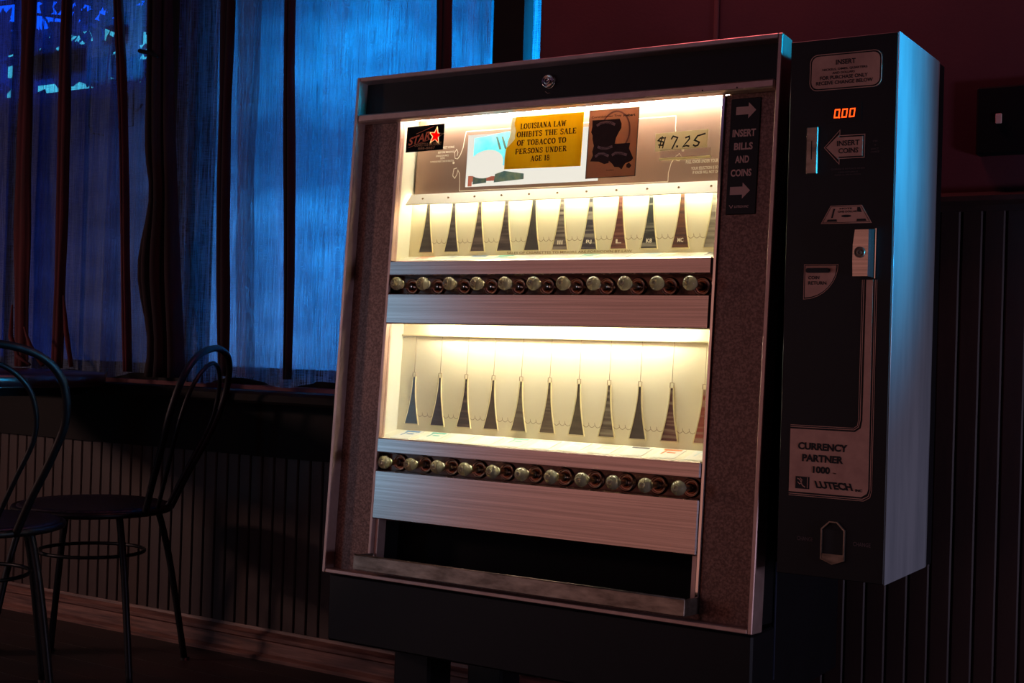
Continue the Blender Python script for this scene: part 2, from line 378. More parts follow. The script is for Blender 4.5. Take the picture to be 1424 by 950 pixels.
# windows: frames, mullions, panes
def window(idx, x0, x1, mull, zf, jw=.04):
    z0, z1 = SILL, 2.5
    fr = MB()
    fr.box(x0, x1, WY+.05, WY+.10, z0, z0+.05); fr.box(x0, x1, WY+.05, WY+.10, z1-.05, z1)
    fr.box(x0, x0+jw, WY+.05, WY+.10, z0+.05, z1-.05); fr.box(x1-jw, x1, WY+.05, WY+.10, z0+.05, z1-.05)
    w_ = struct(fr.obj('window_%d' % idx, M['sill']))
    for a in mull: MB().box(a-.018, a+.018, WY+.04, WY+.11, z0+.05, z1-.05, .004).obj('mullion', M['sill'], w_)
    xs = [x0+jw]+[q for a in mull for q in (a-.018, a+.018)]+[x1-jw]
    for i in range(0, len(xs), 2):
        MB().box(xs[i], xs[i+1], WY+.070, WY+.074, z0+.05, z1-.05).obj('pane', M['wglass'], w_)
        MB().box(xs[i], xs[i+1], WY+.076, WY+.077, z0+.05, zf).obj('frosted_film', M['film'], w_, label='frosted film on the lower glass')
    return w_
window(1, WX0, -1.17, [-1.95], 1.722)
window(2, -1.05, 0.03, [], 2.45, .012)
window(3, 0.08, WX1, [], 0.90, .006)
struct(MB().box(-1.17, -1.05, WY, WY+.14, SILL, 2.5).obj('trim_5', M['sill']))
struct(MB().box(0.030, 0.122, WY-.028, WY+.15, SILL, 2.5).obj('trim_6', M['sill']))

# ================================================================== OUTSIDE
gnd = struct(MB().box(-22, 8, WY+.16, 22, -0.15, -0.05).obj('ground', M['asphalt']))
bd = thing('street_building', 'dim facade with small cyan lit panes seen through the upper left window', 'building', (-9.5, 9.0, -0.05))
MB().box(-7, 7, 0, 2, 0, 4.95).obj('wall', M['brickw'], bd)
for i in range(17):
    for j in range(2):
        if random.random() < .88:
            x = -4.9+i*0.62; z = 3.75+j*0.62
            MB().box(x, x+.40, -.03, 0, z, z+.46).obj('window', M['cyanwin'], bd)
tr = thing('street_tree', 'leafy tree outside, dark against the blue light in the upper left window', 'tree', (-4.75, 3.4, -0.05))
tk = MB(); tk.tube([(0, 0, 0), (.05, 0, 1.0), (-.02, 0, 1.8), (.1, .05, 2.5), (.2, 0, 3.3)], [.11, .09, .07, .05, .02], 8)
for k in range(26):
    a = random.uniform(0, 2*PI); z = random.uniform(1.9, 3.2); L = random.uniform(.5, 1.3)
    tk.tube([(0.1, 0, z), (L*.5*math.cos(a), L*.3*math.sin(a), z+.2*L), (L*math.cos(a), L*.6*math.sin(a), z+.15*L)], [.022, .014, .005], 5)
tk.obj('trunk', M['bark'], tr)
lf = MB()
for k in range(4600):
    a = random.uniform(0, 2*PI); r = random.random()**.5*1.35; x = r*math.cos(a); y = r*.6*math.sin(a); z = 3.05+random.gauss(0, .42)
    if abs(x-0.1) < 0.9 and 2.45 < z < 2.62 and random.random() < .8: continue
    if math.sin(x*7.3+z*3.1)*math.sin(z*11-x*4.0) > -.02: continue
    s_ = random.uniform(.04, .075); q = random.uniform(0, PI); tz = random.uniform(-.6, .6)
    dx, dz = math.cos(q)*s_, math.sin(q)*s_
    lf.add([(x-dx, y, z-dz), (x+dz*.45, y+tz*s_, z-dx*.45), (x+dx, y, z+dz), (x-dz*.45, y-tz*s_, z+dx*.45)], [(0, 1, 2, 3)])
lf.obj('foliage', M['leaf'], tr, kind='stuff')

aw = thing('window_awning', 'dark fabric awning outside above the windows', 'awning', (-1.3, WY+.15, 2.42))  # unseen, added to keep sky light off the sheer curtain
MB().add([(-1.7, 0, .12), (1.7, 0, .12), (1.7, 1.0, .02), (-1.7, 1.0, .02), (-1.7, 0, .14), (1.7, 0, .14), (1.7, 1.0, .04), (-1.7, 1.0, .04)], [(0, 1, 2, 3), (7, 6, 5, 4), (0, 4, 5, 1), (1, 5, 6, 2), (2, 6, 7, 3), (3, 7, 4, 0)]).obj('canopy', M['blkm'], aw)
for x in (-1.6, 1.6): MB().tube([(x, 0, -.3), (x, .98, .02)], .012, 6).obj('strut', M['iron'], aw)

# ================================================================== CURTAINS
def curtain(name, x0, x1, z0, z1, y, folds, label, material, amp=.009, n=None, hem=0.008, flare=0.0, cat='curtain', group=None):
    """folds: (x, width, depth) pleats that stick out into the room"""
    n = n or int((x1-x0)/0.006); rows = 26
    vs_ = []; fs = []
    rnd = random.Random(int(x0*1000)+5); ph = [rnd.uniform(0, 6) for _ in range(5)]
    for j in range(rows+1):
        t = j/rows; z = z1+(z0-z1)*t
        for i in range(n+1):
            x = x0+(x1-x0)*i/n
            yy = amp*math.sin(x*24+ph[0]+.5*t)+amp*.5*math.sin(x*61+ph[1]-.8*t)+amp*.25*math.sin(x*133+ph[2])
            dx = 0
            for fx, fw, fd in folds:
                q = (x-fx)/fw
                if abs(q) < 3:
                    g = math.exp(-q*q); yy += fd*g*(0.8+.3*t); dx += -q*g*fw*.75
            yy += hem*t*t*math.sin(x*17+ph[3])
            vs_.append((x+dx+flare*t*(x-(x0+x1)/2), y-yy, z+(0.012*math.sin(x*19+ph[4]) if j == rows else 0)))
    for j in range(rows):
        for i in range(n):
            a = j*(n+1)+i; fs.append((a, a+1, a+n+2, a+n+1))
    o = MB().add(vs_, fs, True).obj(name, material)
    return tag(o, label, cat, group)
curtain('sheer_curtain', -2.6, -1.155, .790, 2.46, .566, [(-1.86, .014, .02), (-1.36, .02, .02), (-2.1, .014, .02)],
        'thin blue-lit sheer curtain left of the dark gathered drape', M['sheer'], group=None)
curtain('sheer_curtain', -1.08, 0.026, .790, 2.46, .566, [(-1.03, .014, .02), (-.93, .016, .02), (-.45, .012, .02), (-.30, .02, .02), (-.5, .03, .02)],
        'wide blue-lit sheer curtain between the dark drape and the vending machine', M['sheer'])
curtain('sheer_curtain', 0.124, 0.153, .790, 2.46, .612, [], 'narrow blue strip of sheer curtain right of the dark window post', M['sheer'], n=20, amp=.002, hem=0)
# dark gathered drape in front of the post
dv = []; df = []; nn = 48; rows = 30
for j in range(rows+1):
    t = j/rows; z = 2.5+(.795-2.5)*t
    xl = -1.125+(-.012 if t < .3 else 0)+.025*t+(.022*math.sin((t-.62)*24) if t > .62 else 0)-.0; xr = -1.038+.0*t+(.085*max(0, (t-.35)/.65)**1.3)
    for i in range(nn+1):
        a = i/nn; x = xl+(xr-xl)*a
        dv.append((x, .485-.016*math.sin(a*21+t*2)-.03*math.sin(a*PI), z))
for j in range(rows):
    for i in range(nn):
        a = j*(nn+1)+i; df.append((a, a+1, a+nn+2, a+nn+1))
dm = MB().add(dv, df, True)
dr = tag(dm.obj('gathered_drape', mat('near_black_drape', (24, 12, 16), (40, 16, 22), .95, scale=10, stretch=(8, 8, .5))), 'dark gathered drape hanging over the post between the two windows', 'curtain')
so = dr.modifiers.new('thick', 'SOLIDIFY'); so.thickness = .006
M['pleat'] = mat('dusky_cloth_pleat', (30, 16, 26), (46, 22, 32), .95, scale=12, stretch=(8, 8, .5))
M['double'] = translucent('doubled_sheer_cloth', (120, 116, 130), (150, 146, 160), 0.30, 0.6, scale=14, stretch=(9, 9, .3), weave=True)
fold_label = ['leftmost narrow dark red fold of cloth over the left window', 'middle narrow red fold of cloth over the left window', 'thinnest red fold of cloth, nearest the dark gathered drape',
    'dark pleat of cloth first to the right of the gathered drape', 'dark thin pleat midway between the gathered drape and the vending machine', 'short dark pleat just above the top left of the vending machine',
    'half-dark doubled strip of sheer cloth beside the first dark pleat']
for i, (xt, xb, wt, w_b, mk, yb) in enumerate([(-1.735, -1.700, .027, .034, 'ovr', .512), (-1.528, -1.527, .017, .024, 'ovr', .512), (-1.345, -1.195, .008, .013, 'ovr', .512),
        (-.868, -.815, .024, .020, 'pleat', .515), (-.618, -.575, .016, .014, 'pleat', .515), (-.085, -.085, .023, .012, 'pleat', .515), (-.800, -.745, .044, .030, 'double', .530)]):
    f_ = MB(); rows = 30; vs_ = []; fs = []; zb_ = .805
    for j in range(rows+1):
        t = j/rows; z = 2.46+(zb_-2.46)*t; cx = xt+(xb-xt)*t+.006*math.sin(t*7+i*2); w2 = (wt+(w_b-wt)*t)*(1+.14*math.sin(t*11+i*1.7)+.06*math.sin(t*27+i))
        for k in range(13):
            a = k/12; vs_.append((cx-w2+2*w2*a, yb-.016*math.sin(a*PI)-.004*math.sin(a*16+t*3), z))
    for j in range(rows):
        for k in range(12):
            a = j*13+k; fs.append((a, a+1, a+14, a+13))
    o = f_.add(vs_, fs, True).obj('drape_fold', M[mk])  # strips for sheer pleats, the red ones carry red room light as colour
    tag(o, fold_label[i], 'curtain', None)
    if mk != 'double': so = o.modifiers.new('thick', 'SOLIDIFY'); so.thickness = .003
# crumpled hem lying on the sill, lower left
for i, pts in enumerate([[(-1.66, .44, 1.0), (-1.65, .43, .90), (-1.60, .42, .84), (-1.54, .42, .815)], [(-1.60, .44, .93), (-1.54, .42, .87), (-1.48, .42, .815)], [(-1.42, .44, 1.03), (-1.39, .43, .92), (-1.35, .42, .815)]]):
    o = MB().tube(pts, [.003, .008, .007, .004][:len(pts)], 6).obj('curtain_tie', M['ovr'])
    tag(o, ['long bent cord of twisted cloth low on the left sheer curtain', 'short twisted cloth cord low on the left sheer curtain', 'thin slanting cloth cord beside the dark gathered drape'][i], 'tie')

# unlit neon sign hanging in the left window
ns = thing('window_sign', 'dark unlit sign box with loops of wire hanging inside the left window', 'sign', (-1.66, .618, 1.755))
MB().box(-.155, .150, -.012, .012, 0, .082, .004).obj('sign_box', M['blkm'], ns)
MB().box(.262, .345, -.012, .012, .070, .128, .003).obj('transformer', M['blkm'], ns)
for pts in [[(.118, 0, 0), (.118, 0, -.17), (.135, 0, -.195), (.185, 0, -.205)], [(.30, 0, .07), (.285, 0, -.06), (.30, 0, -.125), (.335, 0, -.14), (.36, 0, -.12)],
            [(.322, 0, .07), (.320, 0, -.185), (.255, 0, -.185)], [(-.03, 0, -.20), (.04, 0, -.215)], [(-.15, 0, .05), (-.22, 0, -.02), (-.20, 0, -.22), (-.27, 0, -.22)]]:
    MB().tube(pts, .0035, 6).obj('wire', M['blkm'], ns)
for x in (-.12, .10, .30): MB().tube([(x, 0, .08), (x, 0, .74)], .0015, 5).obj('hanger', M['blkm'], ns)
tag(MB().tube([(-1.11, .43, 1.745), (-1.06, .42, 1.733), (-1.01, .41, 1.715)], [.006, .006, .005], 8).obj('curtain_hook', M['blkm']), 'short dark rod sticking out right of the dark gathered drape', 'hook')

# ================================================================== TABLE AND CHAIRS
tb_ = thing('cafe_table', 'round dark cafe table below the left window', 'table', (-1.42, .045, 0))
R = .43
MB().lathe([(R-.01, .768), (R, .773), (R, .798), (R-.006, .803), (0.001, .803)], 'z', 48).obj('table_top', M['tablet'], tb_)
MB().lathe([(R-.05, .745), (R-.05, .768)], 'z', 48).obj('apron', M['sill'], tb_)
MB().lathe([(.15, 0), (.15, .02), (.05, .045), (.035, .09), (.03, .70), (.06, .735), (.12, .745)], 'z', 24).obj('pedestal', M['iron'], tb_)
def make_chair(label):
    t = thing('cafe_chair', label, 'chair', (0, 0, 0), 0, 'wire back cafe chairs at the table')
    # chair faces -y, back at +y
    MB().lathe([(.0, .438), (.185, .440), (.196, .447), (.196, .455), (.186, .460), (.150, .456), (.0, .454)], 'z', 36).obj('seat', M['seatm'], t)
    rg = MB(); rg.tube([(.202*math.cos(a*PI/18), .202*math.sin(a*PI/18), .447) for a in range(36)], .009, 8, True); rg.obj('seat_ring', M['iron'], t)
    def sm(pts, k=6):
        P = [Vector(p) for p in pts]; out = []
        for i in range(len(P)-1):
            a = P[max(i-1, 0)]; b_ = P[i]; c_ = P[i+1]; d = P[min(i+2, len(P)-1)]
            for q in range(k):
                s_ = q/k; out.append(.5*((2*b_)+(c_-a)*s_+(2*a-5*b_+4*c_-d)*s_*s_+(3*b_-a-3*c_+d)*s_**3))
        out.append(P[-1]); return out
    half = [(.085, .185, .445), (.115, .215, .53), (.155, .255, .63), (.180, .285, .72), (.165, .31, .81), (.105, .325, .865)]
    full = half+[(0, .332, .885)]+[(-x, y, z) for x, y, z in reversed(half)]
    MB().tube(sm(full), .0095, 8).obj('back_hoop', M['iron'], t)
    hi = [(.03, .195, .45), (.075, .24, .57), (.115, .28, .68), (.105, .305, .77), (.06, .32, .825)]
    inn = hi+[(0, .325, .845)]+[(-x, y, z) for x, y, z in reversed(hi)]
    MB().tube(sm(inn), .006, 8).obj('inner_loop', M['iron'], t)
    for sx in (-1, 1):
        for sy in (-1, 1):
            leg = MB(); leg.tube(sm([(sx*.12, sy*.13, .445), (sx*.145, sy*.16, .30), (sx*.18, sy*.20, .012)]), .0095, 8)
            leg.lathe([(.013, 0), (.013, .014)], 'z', 10, (sx*.181, sy*.201, 0)); leg.obj('leg', M['iron'], t)
    rb = MB(); rb.tube([(.13*math.cos(a*PI/12), .14*math.sin(a*PI/12), .33) for a in range(24)], .005, 6, True); rb.obj('brace_ring', M['iron'], t)
    return t
def copy_tree(o, parent=None):
    c = o.copy(); C.objects.link(c); c.parent = parent
    for ch in list(o.children): copy_tree(ch, c)
    return c
ch1 = make_chair('wire back metal chair at the left edge, its hoop back towards the camera')
ch2 = copy_tree(ch1)
ch1.location = (-.89, -.23, 0); ch1.rotation_euler = (0, 0, math.radians(-125))
ch2.location = (-0.965, .190, 0); ch2.rotation_euler = (0, 0, math.radians(-66))
ch2['label'] = 'wire back metal chair with its whole seat in view, side-on under the window'

# ================================================================== VENDING MACHINE
TH = 0.0633; FB = 0.405
vm = thing('cigarette_vending_machine', 'lit cigarette vending machine with two display windows and rows of pull knobs', 'vending machine', (0, 0, 0))
FL = (0, 0, FB); FR = (-TH, 0, 0)
def part(mb, name, m_, parent=None, **k):
    if parent is None: return mb.obj(name, m_, vm, FL, FR, **k)
    return mb.obj(name, m_, parent, **k)            # sub-part shares the tilted local frame
# upright body behind the leaning front
bo = MB(); prf = [(.118, .255), (.500, .255), (.500, 1.478), (.196, 1.478)]
bo.add([(x, y, z) for x in (.012, .992) for y, z in prf], [(0, 3, 2, 1), (4, 5, 6, 7), (0, 1, 5, 4), (1, 2, 6, 5), (2, 3, 7, 6), (3, 0, 4, 7)])
bo.obj('body', M['blk'], vm)
# door shell between the leaning frame and the body: closes the sides around the lit compartments
ds = MB(); ds.box(.010, .014, .045, .125, .010, 1.085); ds.box(.986, .990, .045, .125, .010, 1.085); ds.box(.014, .986, .045, .125, 1.081, 1.085); ds.box(.014, .986, .045, .118, .010, .014)
ds.obj('door_shell', M['blk'], vm, (0, 0, FB), (-TH, 0, 0))
MB().box(0.004, 0.994, .020, .130, .254, .400, .004).obj('lower_front', M['blk'], vm)
MB().box(0.9935, 0.9955, .126, .131, .30, .52).obj('door_edge', mat('worn_blue_edge', (90, 100, 130), (110, 120, 150), .3, .8, scale=5), vm)  # bluish highlight along the door gap edge, put into its colour
for x in (.14, .86):
    for y in (.20, .50): MB().box(x-.05, x+.05, y-.05, y+.04, 0.006, .255, .006).obj('leg', M['blk'], vm)
MB().box(.05, .95, .10, .14, .235, .256).obj('kick_rail', M['blk'], vm)
# outer frame: four bars
frame_m = M['alut']
part(MB().box(0, .009, 0, .05, 0, 1.10, .0015), 'frame_side', frame_m)
part(MB().box(.991, 1, 0, .05, 0, 1.10, .0015), 'frame_side', frame_m)
part(MB().box(.009, .991, 0, .05, 1.090, 1.10, .0015), 'frame_top', frame_m)
part(MB().box(.009, .991, 0, .05, 0, .009, .0015), 'frame_bottom', frame_m)
part(MB().box(.009, .991, .050, .062, .003, 1.095), 'backing_sheet', M['blkm']) if False else None
hd = part(MB().box(.009, .991, .029, .045, 1.014, 1.090), 'header_panel', M['blk'])
lk = part(MB().lathe([(.0145, .029), (.0145, .024), (.013, .021), (.011, .021), (.0105, .026), (.0085, .026), (.008, .0195), (.0045, .0185), (.004, .022), (.001, .022)], 'y', 28, (.486, 0, 1.058)), 'lock', M['chrome'], label='round chrome tube lock')
part(MB().tube([(.478, .0285, 1.038), (.484, .0285, 1.034), (.490, .0285, 1.034)], .0006, 4), 'scratch', M['alut'], hd)
part(MB().box(.010, .988, .000, .030, .9985, 1.0155, .003), 'rail', M['alut'], label='polished rail above the upper window')
for k, u in enumerate((.845, .915)): part(MB().lathe([(.0016, -.0008), (.0016, .001)], 'y', 8, (u, 0, 1.0035)), 'screw', M['shaft'])
part(MB().box(.009, .104, .029, .045, .009, .9985), 'side_panel', M['spk'], label='speckled brown vinyl side panel')
part(MB().box(.8825, .991, .029, .045, .009, .9985), 'side_panel', M['spk'], label='speckled brown vinyl side panel')
for a, b_ in ((.104, .112), (.8745, .8825)):
    part(MB().box(a, b_, .024, .045, .048, .9985, .0015), 'side_trim', M['chrome'] if a > .5 else M['alut'])
# metal bars
for nm, z0, z1 in (('metal_bar', .6555, .6885), ('metal_bar', .5505, .6165), ('metal_bar', .2695, .3015), ('metal_bar', .1265, .2315)):
    part(MB().box(.112, .8745, .020, .034, z0, z1, .0025), nm, M['alu'])
# knob channels
for z0, z1 in ((.6165, .6555), (.2315, .2695)):
    c_ = MB(); c_.box(.112, .8745, .052, .056, z0-.004, z1+.004); c_.box(.112, .8745, .034, .054, z0-.006, z0-.001); c_.box(.112, .8745, .034, .054, z1+.001, z1+.006)
    c_.box(.108, .112, .030, .056, z0, z1); c_.box(.8745, .879, .030, .056, z0, z1)
    part(c_, 'knob_channel', M['chan'])
# knobs
def knob_meshes():
    a = MB().lathe([(.0185, 0), (.0185, -.004), (.0165, -.006), (.0150, -.006), (.0145, -.003), (.0110, -.003), (.0100, -.007), (.0075, -.010), (.006, -.012)], 'y', 22)
    s_ = MB().lathe([(.0058, -.010), (.0050, -.022), (.0068, -.034), (.0092, -.043), (.0092, -.047)], 'y', 18)
    prof = [(.0085, -.047)]
    for k in range(0, 13):
        q = math.radians(-58+k*12); prof.append((.0142*math.cos(q), -.060-.0132*math.sin(q)*1.0))
    prof += [(.0062, -.0735), (.0058, -.0720), (.0030, -.0715), (.0026, -.0735), (.0005, -.0738)]
    h = MB().lathe(prof, 'y', 24)
    return a, s_, h
a, s_, h = knob_meshes()
kb = part(a, 'knob', M['knobbase']); kb.location = (.157, 0, 0)
st = s_.obj('stem', M['stem'], kb); hdk = h.obj('knob_head', M['acryl'], kb, label='clear acrylic ball grip')
def placed(o, u, d, v):
    o.location = (u, v*math.sin(TH)+d*math.cos(TH), FB+v*math.cos(TH)-d*math.sin(TH)); o.rotation_euler = FR
first = True
for v in (.6345, .2505):
    for i in range(11):
        k = kb if first else copy_tree(kb, vm); first = False
        placed(k, .157+.0688*i, .052, v)
# ---- lit compartments
def compartment(z0, z1, zs, top_slope):
    c_ = MB()
    c_.box(.096, .100, .034, .112, z0-.004, z1+.03)                       # left wall
    c_.box(.886, .890, .034, .112, z0-.004, z1+.03)
    c_.box(.096, .890, .034, .112, z1+.03, z1+.034)                       # top
    c_.add([(.100, .034, z0), (.886, .034, z0), (.886, .104, zs), (.100, .104, zs), (.100, .034, z0-.004), (.886, .034, z0-.004), (.886, .104, zs-.004), (.100, .104, zs-.004)],
           [(0, 1, 2, 3), (7, 6, 5, 4), (0, 4, 5, 1), (1, 5, 6, 2), (2, 6, 7, 3), (3, 7, 4, 0)])
    return part(c_, 'cabinet_liner', M['liner'])
compartment(.3005, .5505, .321, 0)
compartment(.6875, .9985, .709, 0)
part(MB().box(.100, .886, .1040, .110, .321, .58), 'display_back', M['dispc'])
part(MB().box(.100, .886, .1040, .110, .709, .850), 'display_back', M['dispc'])
part(MB().box(.100, .886, .098, .104, .530, .5345, .001), 'crease_lip', M['rim'])
part(MB().tube([(.20, .075, .572), (.79, .075, .572)], .009, 12), 'fluorescent_tube', M['lamp'])
part(MB().tube([(.12, .072, 1.0165), (.87, .072, 1.0165)], .0065, 12), 'fluorescent_tube', M['lampup'])
part(MB().tube([(.115, .090, .8405), (.87, .090, .8405)], .005, 12), 'fluorescent_tube', M['lampmid'])
# shelf bar between sign and packs
sb = MB(); sb.add([(u, d, v) for u in (.112, .884) for d, v in ((.062, .820), (.082, .846), (.104, .849), (.104, .846), (.085, .843), (.066, .819))], [(0, 1, 7, 6), (1, 2, 8, 7), (3, 4, 10, 9), (4, 5, 11, 10), (5, 0, 6, 11), (2, 3, 9, 8), (0, 5, 4, 3, 2, 1), (6, 7, 8, 9, 10, 11)])
sbo = part(sb, 'shelf_bar', M['white'])
for i in range(11): part(MB().lathe([(.0022, .0705), (.0022, .0745)], 'y', 10, (.152+.069*i, 0, .8335)), 'screw', M['brownlin'], sbo)
# price panel
pp = part(MB().box(.108, .886, .100, .104, .849, 1.0275), 'price_panel', M['foil'], label='silvery tan price panel with white printed scrollwork')
# pack art materials for the wedges
art = {}
def artmat(i, c1, c2, c3, sx):
    c1, c2, c3 = [tuple(v*.72 for v in c_) for c_ in (c1, c2, c3)]
    m, nt, n, l, b = newmat('pack_art_%d' % i)
    f = noisefac(nt, 1.0, 1, .3, (sx*.4, 1, 150)); l.new(ramp(nt, f, [(.38, c1), (.5, c2), (.66, c3)]), b.inputs['Base Color']); b.inputs['Roughness'].default_value = .5; return m
pal = [((58, 46, 42), (70, 58, 54), (96, 86, 80)), ((60, 48, 44), (84, 72, 66), (112, 104, 100)), ((56, 42, 38), (92, 72, 62), (130, 112, 100)), ((54, 42, 38), (74, 60, 54), (140, 124, 112)),
       ((54, 54, 46), (60, 60, 52), (64, 64, 54)), ((64, 52, 46), (140, 126, 112), (190, 176, 160)), ((48, 48, 66), (70, 70, 84), (190, 180, 160)), ((96, 34, 26), (128, 58, 42), (180, 120, 90)),
       ((38, 52, 46), (48, 64, 56), (200, 192, 170)), ((80, 44, 28), (120, 66, 40), (150, 90, 50)), ((150, 140, 120), (190, 180, 160), (220, 212, 190))]
pal2 = [((70, 54, 44), (74, 58, 48), (78, 62, 50)), ((58, 46, 48), (66, 52, 54), (90, 74, 72)), ((60, 52, 44), (76, 66, 56), (140, 118, 96)), ((92, 78, 56), (98, 84, 62), (110, 92, 66)),
        ((120, 104, 80), (140, 124, 98), (160, 146, 120)), ((110, 92, 66), (128, 108, 80), (160, 140, 108)), ((96, 86, 58), (104, 94, 64), (120, 108, 78)), ((84, 72, 52), (140, 126, 100), (190, 178, 150)),
        ((80, 72, 54), (86, 78, 60), (90, 84, 70)), ((96, 40, 32), (120, 56, 44), (190, 160, 130)), ((190, 70, 44), (200, 96, 66), (230, 180, 150))]
def wedge(u, z0, z1, wb_, wt, m_, low):
    N = 10; L = []; Rr = []
    for k in range(N+1):
        t = k/N; hw = wt+(wb_-wt)*((1-t)**1.9); L.append((u-hw, z0+(z1-z0)*t)); Rr.append((u+hw, z0+(z1-z0)*t))
    poly = L+Rr[::-1]
    o = part(MB().prism(poly, .1025, .1045), 'pack_wedge', m_, label='flared window showing the pack behind')
    out = [(x-.0016 if x < u else x+.0016, z) for x, z in poly]
    out = [(x, z-.0022 if abs(z-z0) < 1e-6 else z) for x, z in out]
    part(MB().rim(out, .0014, .1008, .1040), 'wedge_rim', M['rim'], o)
    return o
for i in range(11):
    u = .1475+.0690*i
    o = wedge(u, .7195, .829, .0185, .0042, artmat(i, *pal[i], 20), False)
    k_ = MB()
    if i in (5, 6, 8, 9, 7):
        text(k_, {5: 'FILTER', 6: 'RJ', 7: 'L', 8: 'K8', 9: 'MC'}[i] if i != 5 else 'III', u-.0065, u+.0065, .7300, .7385, .1018, .03)
        part(k_, 'pack_print', M['cream_ink'], o)
    u = .1400+.0698*i
    o = wedge(u, .336, .441, .0180, .0026, artmat(20+i, *pal2[i], 20), True)
    wr = MB(); wr.tube([(u-.004, .1015, .440), (u-.004, .1015, .450), (u+.004, .1015, .450), (u+.004, .1015, .440)], .0008, 5); wr.tube([(u, .1015, .450), (u, .1015, .530)], .0005, 5)
    part(wr, 'wire', M['brownlin'], o)
# scalloped line printed between the wedges
for zz, up, u_, hw in ((.742, .0690, .1475, .0150), (.357, .0698, .1400, .0145)):
    sc = MB()
    for i in range(11):
        a0 = u_+up*i+hw; a1 = u_+up*(i+1)-hw
        if i == 10: a1 = .885
        n_ = 3; L = (a1-a0)/n_
        for k in range(n_):
            x0 = a0+L*k
            if x0 > .884: break
            sc.ribbon([(x0+L*q/6, zz-.0045*math.sin(PI*q/6)) for q in range(7)], .0009, .1034)
        for k in (1, 2): sc.ribbon([(a0+L*k, zz), (a0+L*k-.001, zz+.005)], .0009, .1034)
    part(sc, 'scallop_line', M['brownlin'])
tx = MB(); text(tx, 'SALES OF CIGARETTES TO MINORS ARE FORBIDDEN BY LAW', .362, .662, .7115, .7165, .1033, .01)
part(tx, 'lettering', M['brownlin'])
# brand cards on the slanted ledge
cc = [(40, 110, 170), (60, 170, 150), (225, 225, 215), (235, 232, 225), (110, 180, 160), (235, 220, 190), (180, 215, 225), (240, 215, 160), (70, 70, 70), (225, 130, 60), (200, 215, 215)]
for r_, (za, zb, up, u_) in enumerate(((.3005, .321, .0698, .155), (.6875, .709, .0690, .162))):
    for i in range(11):
        u0 = u_-.024+up*i; u1 = u0+.050
        if u1 > .885: u1 = .885
        sl = (zb-za)/.070
        def q(u, d, h=0.0): return (u, d, za+(d-.034)*sl+h)
        cd_ = MB(); cd_.add([q(u0, .040, .0012), q(u1, .040, .0012), q(u1, .098, .0012), q(u0, .098, .0012), q(u0, .040), q(u1, .040), q(u1, .098), q(u0, .098)], [(0, 1, 2, 3), (0, 4, 5, 1), (1, 5, 6, 2), (2, 6, 7, 3), (3, 7, 4, 0)])
        o = part(cd_, 'brand_card', M['white'])
        c_ = cc[(i+r_*9) % 11]; mm = mat('card_print_%d_%d' % (r_, i), c_, tuple(min(255, v+30) for v in c_), .5, scale=60)
        pr = MB(); h_ = .0018
        pr.add([q(u0+.006, .086, h_), q(u1-.006, .086, h_), q(u1-.006, .094, h_), q(u0+.006, .094, h_)], [(0, 1, 2, 3)])
        if i % 3 != 2: pr.add([q(u0+.010, .062, h_), q(u0+.014, .062, h_), q(u0+.016, .084, h_), q(u0+.012, .084, h_)], [(0, 1, 2, 3)]); pr.add([q(u0+.020, .070, h_), q(u1-.012, .070, h_), q(u1-.012, .076, h_), q(u0+.020, .076, h_)], [(0, 1, 2, 3)])
        part(pr, 'card_print', mm, o)
# front glass
part(MB().box(.112, .8745, .0360, .0380, .3015, .5505), 'glass_pane', M['glass'])
part(MB().box(.112, .8745, .0360, .0380, .6885, .9985), 'glass_pane', M['glass'])

# ---- print and stickers of the price panel (panel front at d=.100)
Y = .0995
# backlit picture window
pic = part(MB().box(.245, .575, .0985, .1002, .861, .976), 'backlit_picture', M['backlit'], label='backlit white picture field with a cyan scene and a white oval')
cy = MB(); cy.prism([(.262, .968), (.300, .972), (.345, .978), (.385, .979), (.385, .925), (.345, .905), (.262, .905)], .0978, .0984)
cya = mat('cyan_picture', (60, 190, 215), (120, 215, 230), .5, scale=30); cya.node_tree.nodes['Principled BSDF'].inputs['Emission Color'].default_value = (.08, .5, .62, 1); cya.node_tree.nodes['Principled BSDF'].inputs['Emission Strength'].default_value = .55
part(cy, 'cyan_scene', cya, pic)
lo = MB(); lo.prism([(.252, .862), (.262, .862), (.262, .872), (.395, .872), (.395, .878), (.252, .885)], .0978, .0984)
part(lo, 'red_band', mat('red_picture', (215, 110, 90), (220, 140, 120), .5, scale=20), pic)
gr = MB(); gr.prism([(.265, .866), (.300, .868), (.300, .884), (.265, .882)], .0974, .0979); gr.prism([(.320, .868), (.395, .872), (.395, .884), (.345, .892), (.322, .886)], .0974, .0979)
for a in (.318, .332, .365): gr.prism([(a, .968), (a+.005, .968), (a+.016, .940), (a+.011, .940)], .0974, .0979)
part(gr, 'dark_shapes', mat('teal_picture', (50, 100, 110), (110, 130, 110), .5, scale=60), pic)
el = MB(); el.prism([(.296+.045*math.cos(a*PI/14)*1.0-.006*math.sin(a*PI/14), .909+.030*math.sin(a*PI/14)+.008*math.cos(a*PI/14)) for a in range(28)], .0966, .0972)
part(el, 'white_oval', M['backlit'], pic)
